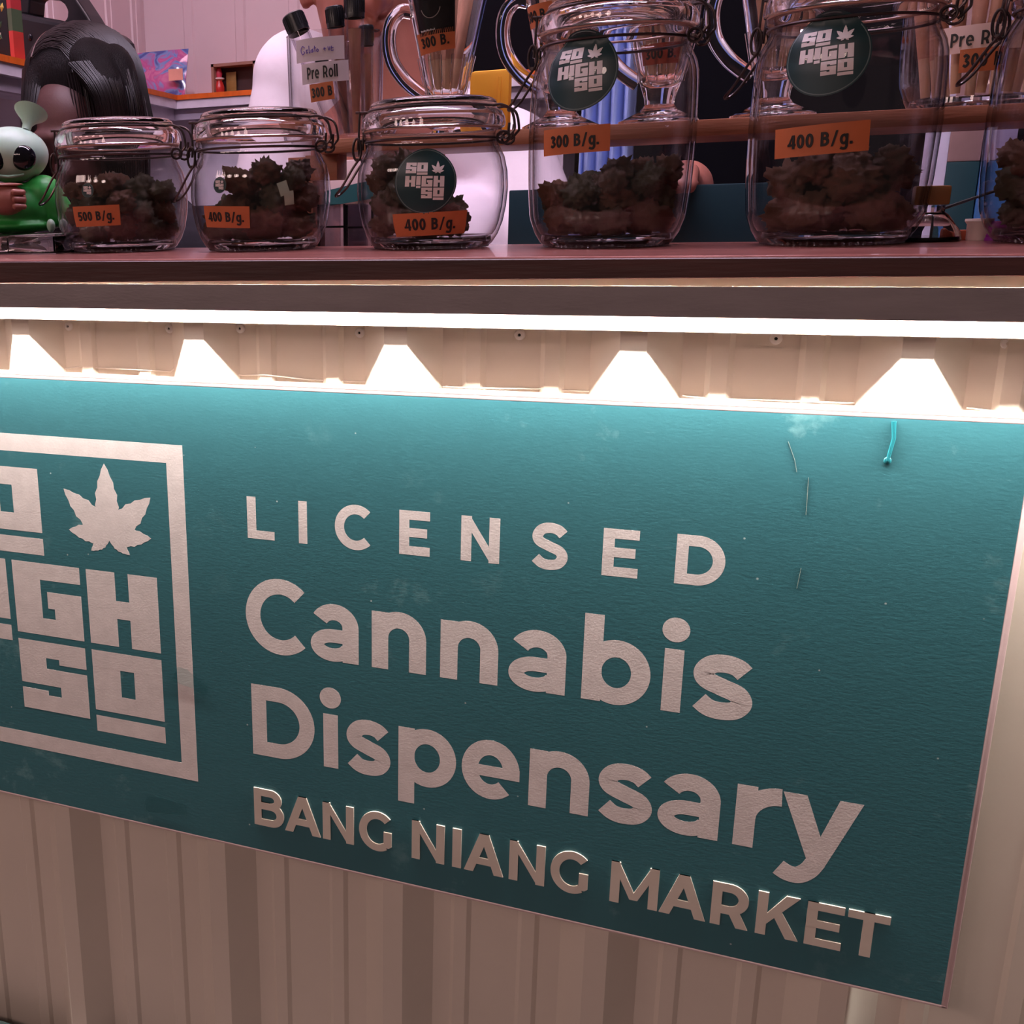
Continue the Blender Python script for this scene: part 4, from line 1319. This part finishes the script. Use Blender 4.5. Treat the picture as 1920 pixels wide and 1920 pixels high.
def face_mesh(mb, M_, s=1.0):
    """head facing -Y in its own frame, chin at z=-.115, placed with M_"""
    def E(c, r, rot=None):
        vs = MB().ellipsoid((0, 0, 0), [q * s for q in r], 24, 16, rot)
        off0 = Vector(c) * s
        mb.add([M_ @ (v + off0) for v in vs.v], vs.f)
    E((0, .012, .03), (.074, .094, .088)); E((0, -.012, -.03), (.062, .074, .082)); E((0, -.038, -.088), (.030, .030, .026))
    E((.034, -.030, -.055), (.026, .040, .045)); E((-.034, -.030, -.055), (.026, .040, .045))
    E((0, -.092, -.016), (.012, .020, .026)); E((0, -.082, .012), (.009, .014, .03)); E((.014, -.084, -.026), (.009, .012, .009)); E((-.014, -.084, -.026), (.009, .012, .009))
    E((0, -.078, .045), (.052, .016, .012))
    E((0, -.082, -.052), (.024, .012, .006)); E((0, -.079, -.063), (.021, .012, .007))
    for sx in (-1, 1):
        E((sx * .076, .012, -.004), (.009, .019, .032), Matrix.Rotation(sx * .25, 3, 'Z')); E((sx * .074, .004, -.030), (.008, .010, .012))


# woman bending over her work, black hair parted towards one side
WY = .87
WD = lambda px, py, Y=WY: onY(px, py, Y)
hcw = WD(158, 160); WX = hcw.x
wz = hcw.z + .09
wm = thing('person', 'person with long black parted hair bending head down behind the alien figurine', 'person', (WX, WY, 0))
W0 = Vector((WX, WY, 0))
hc = hcw - W0
fc = WD(140, 272, WY - .03) - W0
mb = MB()
Mw = Matrix.Translation(fc + Vector((0, 0, .012))) @ Matrix.Rotation(.20, 4, 'Z') @ Matrix.Rotation(.55, 4, 'X')
face_mesh(mb, Mw, .80)
mb.ellipsoid(hc + Vector((-.006, .004, -.006)), (.074, .080, .076), 24, 16)
mb.capsule(hc + Vector((0, .05, -.06)), (0, .10, wz - .29), .048, .055)
mb.capsule((-.15, .13, wz - .33), (.15, .13, wz - .33), .055, .055)
mb.capsule((0, .13, wz - .36), (0, .14, wz - .72), .12, .12)
for sx in (-1, 1):
    mb.capsule((sx * .17, .12, wz - .34), (sx * .22, .05, wz - .58), .046, .038); mb.capsule((sx * .22, .05, wz - .58), (sx * .08, -.16, wz - .50), .036, .026)
    hb = Vector((sx * .07, -.18, wz - .50)); mb.ellipsoid(hb, (.032, .038, .016), 16, 10)
    for i in range(4): mb.capsule(hb + Vector(((i - 1.5) * .015, -.02, 0)), hb + Vector(((i - 1.5) * .016, -.075 + abs(i - 1.3) * .008, -.014)), .0085, .007, 10)
    mb.capsule(hb + Vector((-sx * .025, .0, 0)), hb + Vector((-sx * .045, -.035, -.008)), .010, .008, 10)
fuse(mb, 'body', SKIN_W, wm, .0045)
tp = MB()
tp.capsule((-.16, .13, wz - .335), (.16, .13, wz - .335), .066, .066); tp.capsule((0, .13, wz - .36), (0, .14, wz - .76), .135, .135)
for sx in (-1, 1): tp.capsule((sx * .17, .12, wz - .34), (sx * .205, .075, wz - .48), .058, .052)
fuse(tp, 'dark_top', mat('dark_cotton', (34, 30, 40), .85, 0, .15, 40, .3, 80), wm, .006)
hr = MB()
hr.ellipsoid(hc + Vector((0, .004, .004)), (.087, .094, .084), 36, 24)
def lock(pts):
    P_ = [(WD(px, py, WY + dy) - W0, r) for px, py, dy, r in pts]
    for i in range(len(P_) - 1): hr.capsule(P_[i][0], P_[i + 1][0], P_[i][1], P_[i + 1][1])
    LOCKS.append(P_)
LOCKS = []
lock(((205, 135, -.02, .040), (222, 180, -.03, .034), (228, 230, -.03, .036), (236, 300, -.02, .036), (240, 420, .0, .03)))
lock(((170, 120, -.05, .036), (196, 160, -.065, .026), (210, 205, -.065, .022), (216, 280, -.05, .024)))
lock(((90, 130, -.04, .036), (78, 170, -.065, .028), (72, 215, -.080, .024), (72, 275, -.080, .022), (76, 380, -.06, .02)))
lock(((160, 170, .06, .075), (165, 300, .08, .07), (165, 430, .09, .06)))
fuse(hr, 'hair', HAIR, wm, .0045, 10)
# fine strands combed from the parting to both sides
st = MB(); rn = random.Random(9)
ce = hc + Vector((0, .004, .004)); RX, RY, RZ = .0885, .0955, .0855
pxp = -.040
def onell(x, y):
    q = 1 - (x / RX) ** 2 - (y / RY) ** 2
    return ce + Vector((x, y, RZ * math.sqrt(max(0, q))))
for sx in (-1, 1):
    for i in range(120):
        y0 = -.080 + i * .00125
        pts = []
        for k in range(8):
            u = k / 7
            x = pxp + sx * (.002 + u * ((RX * .985 - pxp * sx) * (1 if sx > 0 else .99) - .004))
            y = y0 - .010 * u + rn.uniform(-.0006, .0006)
            mx = RX * math.sqrt(max(.02, 1 - (y / RY) ** 2)) * .992
            x = max(-mx, min(mx, x))
            pts.append(onell(x, y) + Vector((0, 0, rn.uniform(0, .0010))))
        e = pts[-1]
        pts += [e + Vector((sx * .006, -.002, -.03)), e + Vector((sx * (.014 if sx > 0 else .002), 0, -.075 - rn.random() * .03))]
        st.tube(pts, .0008, 4, caps=False)
for P_ in LOCKS[:3]:
    for j in range(64):
        ph = PI + PI * (j + rn.random()) / 64 * 1.15 - .2
        st.tube(crom3([c_ + Vector((math.cos(ph) * r_ * (1.0 + .05 * rn.random()), math.sin(ph) * r_ * (1.0 + .05 * rn.random()), 0)) for c_, r_ in P_], 4), .0008, 4, caps=False)
st.build('hair_strand', mat('hair_strand_black', (20, 12, 12), .38, spec=.35), wm)['kind'] = 'stuff'
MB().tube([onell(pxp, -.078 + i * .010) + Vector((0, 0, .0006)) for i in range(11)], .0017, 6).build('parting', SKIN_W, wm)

# man in a white T-shirt, leaning towards the counter, face cut by the top of the frame
MY = .76
ear = onY(572, 18, MY); mo = onY(690, 10, MY); ch = onY(722, 72, MY)
mn = thing('person', 'person in a white T-shirt leaning over the bench behind the acrylic cup', 'person', (mo.x, MY, 0))
O = Vector((mo.x, MY, 0))
hc = Vector((-.028, .058, mo.z + .052))
Mm = Matrix.Translation(hc) @ Matrix.Rotation(.52, 4, 'Z') @ Matrix.Rotation(.30, 4, 'X') @ Matrix.Rotation(-.08, 4, 'Y')
mb = MB(); face_mesh(mb, Mm, 1.0)
nb = Vector((-.02, .16, mo.z - .115))
mb.capsule(hc + Vector((0, .03, -.04)), nb, .060, .066)
mb.capsule(hc + Vector((.03, .0, -.07)), nb + Vector((.055, -.07, -.06)), .040, .052)
shL = onY(500, 150, MY + .12) - O; shL = Vector((shL.x + .040, .14, shL.z)); shR = Vector((.150, .13, mo.z - .185))
mb.capsule(shL, shR, .055, .055); mb.capsule(nb + Vector((0, 0, -.05)), (0, .20, mo.z - .5), .12, .13)
elR = Vector((.225, .08, mo.z - .36)); wr = onY(1285, 352, .60) - O
mb.capsule(shR, elR, .050, .042); mb.capsule(elR, wr, .040, .028)
elL = Vector((shL.x - .06, .10, mo.z - .40)); wl_ = Vector((-.06, -.10, mo.z - .262))
mb.capsule(shL, elL, .050, .042); mb.capsule(elL, wl_, .040, .028)
# right hand: fingers curled over the top of the dark teal board
hb = wr + Vector((-.020, -.035, .006))
mb.ellipsoid(hb, (.040, .034, .017), 18, 12)
for i, (px_, py_) in enumerate(((1225, 330), (1247, 326), (1271, 322), (1295, 322))):
    k0 = onY(px_, py_ + 4, .545) - O; k1 = onY(px_, py_ + 1, .505) - O; k2 = onY(px_ - 2, py_ + 28, .487) - O
    mb.capsule(hb + Vector(((i - 1.5) * .016, -.012, 0)), k0, .0095, .0095, 12); mb.capsule(k0, k1, .0095, .009, 12); mb.capsule(k1, k2, .009, .0078, 12)
tk = hb + Vector((-.036, -.01, -.004)); mb.capsule(tk, tk + Vector((-.012, -.040, -.006)), .011, .009, 12)
# left hand resting
hl = wl_ + Vector((.01, -.05, -.008)); mb.ellipsoid(hl, (.036, .042, .016), 18, 12)
for i in range(4): mb.capsule(hl + Vector(((i - 1.5) * .017, -.03, 0)), hl + Vector(((i - 1.5) * .019, -.09 + abs(i - 1.4) * .008, -.012)), .009, .0075, 12)
mb.capsule(hl + Vector((.03, 0, 0)), hl + Vector((.052, -.04, -.008)), .010, .0085, 12)
fuse(mb, 'body', SKIN_M, mn, .0042)
sb = MB()
sb.capsule(shL + Vector((0, 0, .002)), shR + Vector((0, 0, 0)), .066, .066)
sb.capsule(nb + Vector((0, .06, -.02)), (0, .21, mo.z - .55), .115, .15)
sb.capsule(nb + Vector((.02, .03, -.14)), (.02, .12, mo.z - .52), .105, .14)
sb.capsule(shL, elL + (shL - elL) * .25, .062, .070); sb.capsule(shR, elR + (shR - elR) * .25, .062, .068)
sb.capsule((.10, .06, mo.z - .30), (.12, .06, mo.z - .52), .085, .10)
fuse(sb, 'white_shirt', SHIRT, mn, .006, 8)
MB().tube([Mm @ Vector((x, -.0905 + abs(x) * .35, -.0575 + abs(x) * .05)) for x in (-.022, -.012, 0, .012, .022)], [.0012, .0022, .0024, .0022, .0012], 8).build('mouth_line', mat('dark_lip_line', (70, 34, 32), .5), mn)
hm = MB()
for c, r in (((0, .020, .068), (.081, .097, .064)), ((0, .056, .02), (.079, .068, .08))):
    e = MB().ellipsoid(c, r, 24, 16); hm.add([Mm @ v for v in e.v], e.f)
fuse(hm, 'short_hair', HAIR, mn, .005)
for sx in (-1, 1):
    e = MB().ellipsoid((sx * .029, -.0715, .020), (.0105, .0075, .0055), 16, 10)
    m2 = MB(); m2.add([Mm @ v for v in e.v], e.f); eo = m2.build('eye', mat('eye_white', (196, 184, 178), .3), mn)
    e = MB().ellipsoid((sx * .029, -.0762, .0195), (.0046, .0032, .0046), 14, 8); m2 = MB(); m2.add([Mm @ v for v in e.v], e.f); m2.build('iris', mat('dark_iris', (30, 18, 14), .2), eo)
    MB().tube([Mm @ Vector((sx * q[0], q[1], q[2])) for q in ((.014, -.0895, .044), (.030, -.0860, .049), (.046, -.0740, .044))], [.002, .0034, .0015], 8).build('eyebrow', HAIR, mn)

# ------------------------------------------------------------------ things between counter and bench
tb = thing('teal_board', 'dark teal board standing on the bench behind the tall jars', 'board', (0, 0, .965))
bx0 = Xat(952, 1.0, .50)
MB().box(bx0, .03, .500, .512, 0, onY(1150, 351, .5).z - .965, .0015).build('panel', mat('dark_teal_board', (14, 52, 60), .5, 0, .1, 15), tb)
MB().box(bx0 + .03, bx0 + .05, .512, .57, 0, .03, .001).build('foot', mat('dark_teal_board', (14, 52, 60)), tb)
MB().box(-.03, -.01, .512, .57, 0, .03, .001).build('foot', mat('dark_teal_board', (14, 52, 60)), tb)

tbx = thing('paper_box', 'white paper box with a teal band behind the bail lever', 'box', (0, 0, .965))
a = onY(560, 330, .42); b = onY(720, 330, .42); ztop = onY(650, 300, .42).z - .965
MB().box(a.x, b.x, .42, .50, 0, ztop, .0008).build('carton', mat('white_carton', (226, 200, 200), .6), tbx)
pts = [onY(x, y, .4192) for x, y in ((590, 364), (618, 356), (672, 343), (700, 338), (700, 372), (672, 377), (618, 386), (590, 390))]
MB().add([(p.x, .4194, p.z - .965) for p in pts], [list(range(8))]).build('teal_band', mat('teal_band', (22, 96, 100), .5), tbx, smooth=False)
def clear_box(px0, px1, py0, Y, d, label):
    a = onY(px0, 420, Y); b = onY(px1, 420, Y); zt = onY((px0 + px1) / 2, py0, Y).z
    t = thing('display_case', label, 'display case', (0, 0, .965))
    w = .0016; h = zt - .965
    for bx_ in ((a.x, b.x, Y, Y + w, 0, h), (a.x, b.x, Y + d, Y + d + w, 0, h), (a.x, a.x + w, Y + w, Y + d, 0, h), (b.x - w, b.x, Y + w, Y + d, 0, h)):
        MB().box(*bx_).build('clear_wall', CLEAR, t)
    for z in (h * .72, h * .40):
        MB().box(a.x, b.x, Y - .0008, Y, z, z + .0016).build('dark_rail', BLACKP, t)
    for x in (a.x, b.x - .0016):
        MB().box(x, x + .0018, Y - .0010, Y, 0, h).build('dark_rail', BLACKP, t)
    MB().box(a.x + .003, b.x - .003, Y + .004, Y + d - .004, 0, h * .30).build('dark_tray', mat('dark_tray', (16, 26, 28), .4), t)
    return t
clear_box(596, 648, 383, .225, .05, 'small clear display case with dark rails beside the 400 B/g. jar with tiny sticker')
clear_box(649, 700, 384, .225, .05, 'small clear display case with dark rails beside the jar with the large round sticker')

YY = .385
yl = thing('yellow_board', 'yellow rounded plastic board standing on the raised shelf', 'board', (0, 0, SHZ))
a = onY(880, 140, YY); b = onY(956, 140, YY); zt = onY(915, 131, YY).z - SHZ
MB().box(a.x, b.x, YY, YY + .012, 0, zt, .004).build('panel', mat('yellow_plastic', (236, 166, 40), .5, 0, .08, 20), yl)
MB().box(b.x - .010, b.x - .0075, YY - .0015, YY + .0005, .004, zt - .006, .0006).build('rib', mat('yellow_plastic', (236, 166, 40)), yl)

# light blue cloth hanging before the dark backdrop, seen through the tall jar
bc = thing('hanging_cloth', 'light blue draped cloth hanging behind the tall jars', 'cloth', (0, 0, 0))
a = onY(1095, 100, 1.15); b = onY(1195, 100, 1.15)
mb = MB(); n, k = 60, 24; vs = []; fs = []
for j in range(k + 1):
    for i in range(n + 1):
        u = i / n; v = j / k
        vs.append((a.x + (b.x - a.x) * u, 1.15 + .018 * math.sin(u * 26 + .6 * math.sin(v * 4)) * (.5 + .5 * v) + .01 * noise.noise(Vector((u * 6, v * 3, 2))), 1.75 - .85 * v))
for j in range(k):
    for i in range(n): q = j * (n + 1) + i; fs.append([q, q + 1, q + n + 2, q + n + 1])
c_ = mb.add(vs, fs).build('cloth', mat('light_blue_cotton', (160, 184, 236), .8, 0, .08, 20, .2, 200), bc)
c_.modifiers.new('thickness', 'SOLIDIFY').thickness = .002
MB().tube([(a.x - .03, 1.15, 1.755), (b.x + .03, 1.15, 1.755)], .008, 10).build('rail', BLACKP, bc)
for x in (a.x - .02, b.x + .02): MB().tube([(x, 1.15, 1.755), (x, 1.15, 2.30)], .003, 8).build('cord', BLACKP, bc)

# ------------------------------------------------------------------ right-hand corner behind the last jar
ps = thing('white_post', 'white upright post under the raised shelf beside the teal crate', 'post', (0, 0, 0))
a = onY(1735, 320, .62); b = onY(1774, 320, .62)
MB().box(a.x, b.x, .62, .66, 0, 1.60, .002).build('post_body', mat('white_post_paint', (228, 224, 244), .5), ps)
cr = thing('teal_crate', 'dark teal crate with pale front panel behind the flask', 'crate', (0, 0, 0))
a = onY(1776, 303, .80); b = onY(1838, 303, .80); zm = onY(1800, 303, .80).z
MB().box(a.x, b.x, .80, .95, 0, zm, .002).build('crate_body', mat('crate_teal', (24, 62, 66), .5, 0, .2, 8), cr)
MB().box(a.x, b.x, .80, .95, zm, zm + .25, .002).build('pale_panel', mat('crate_pale', (164, 132, 128), .5), cr)
bl = thing('blue_crate', 'blue crate beside the teal crate with a lilac upper half', 'crate', (0, 0, 0))
a2 = b; b2 = onY(1900, 303, .80)
MB().box(a2.x + .001, b2.x, .795, .95, 0, zm, .002).build('crate_body', mat('crate_blue', (56, 104, 156), .5), bl)
MB().box(a2.x + .001, b2.x, .795, .95, zm, zm + .25, .002).build('lilac_panel', mat('crate_lilac', (176, 168, 206), .5), bl)

fl = thing('glass_flask', 'low clear flask with brown square cap on the counter edge', 'bottle', (onY(1732, 440, .170).x, .158, 1.0))
MB().lathe([(0, 0), (.0185, 0), (.0192, .0012), (.0180, .006), (.0105, .0160), (.0085, .0175), (.0085, .0215), (.0068, .0215), (.0068, .0170), (.0150, .0060), (.0160, .0025), (0, .0025)], 40).build('flask_body', GLASS, fl, weld=True)
MB().box(-.0095, .0095, -.0095, .0095, .0217, .0330, .0015).build('cap', mat('brown_cap', (132, 86, 40), .4), fl)
MB().lathe([(.0098, .0158), (.0100, .0164), (.0088, .0172), (.0086, .0166)], 32, closed=True).build('band', BLACKP, fl)
sr = thing('steel_straw', 'thin black straw leaning past the flask', 'straw', (0, 0, 0))
q = [onY(1757, 395, .172), onY(1800, 380, .30), onY(1862, 355, .42)]
q0 = onZ(1757, 395, 1.016)
MB().tube([onY(1752, 397, .178), onY(1868, 357, .178)], .0009, 8).build('rod', BLACKP, sr)
MB().tube([onY(1752, 397, .178), onY(1746, 446, .178)], .0009, 8).build('stem', BLACKP, sr)
wc = thing('white_cup', 'tiny white cup standing beside the purple ridged lid', 'cup', (onY(1832, 440, .168).x, .166, 1.0))
MB().lathe([(0, 0), (.0058, 0), (.0062, .0006), (.0064, .0095), (.0078, .0115), (.0076, .0128), (.0066, .0128), (.0058, .0100), (.0054, .0012), (0, .0012)], 28).build('cup_body', mat('white_plastic', (232, 214, 206), .45), wc, weld=True)
pl = thing('purple_lid', 'purple ridged plastic lid beside the tiny white cup', 'lid', (onY(1864, 440, .168).x, .166, 1.0))
MB().lathe([(0, 0), (.0080, 0), (.0080, .0016), (.0072, .0022), (.0076, .0030), (.0068, .0040), (.0072, .0052), (.0064, .0062), (.0068, .0074), (.0058, .0086), (.0056, .0112), (0, .0112)], 28).build('lid_body', mat('purple_plastic', (160, 44, 170), .4), pl)
br = thing('red_packet', 'small rust-red packet lying on the counter beside the white cup', 'packet', (onY(1795, 440, .165).x, .170, 1.0))
MB().box(-.0075, .0075, -.004, .004, 0, .0062, .0008).build('packet_body', mat('rust_packet', (176, 84, 56), .5), br)
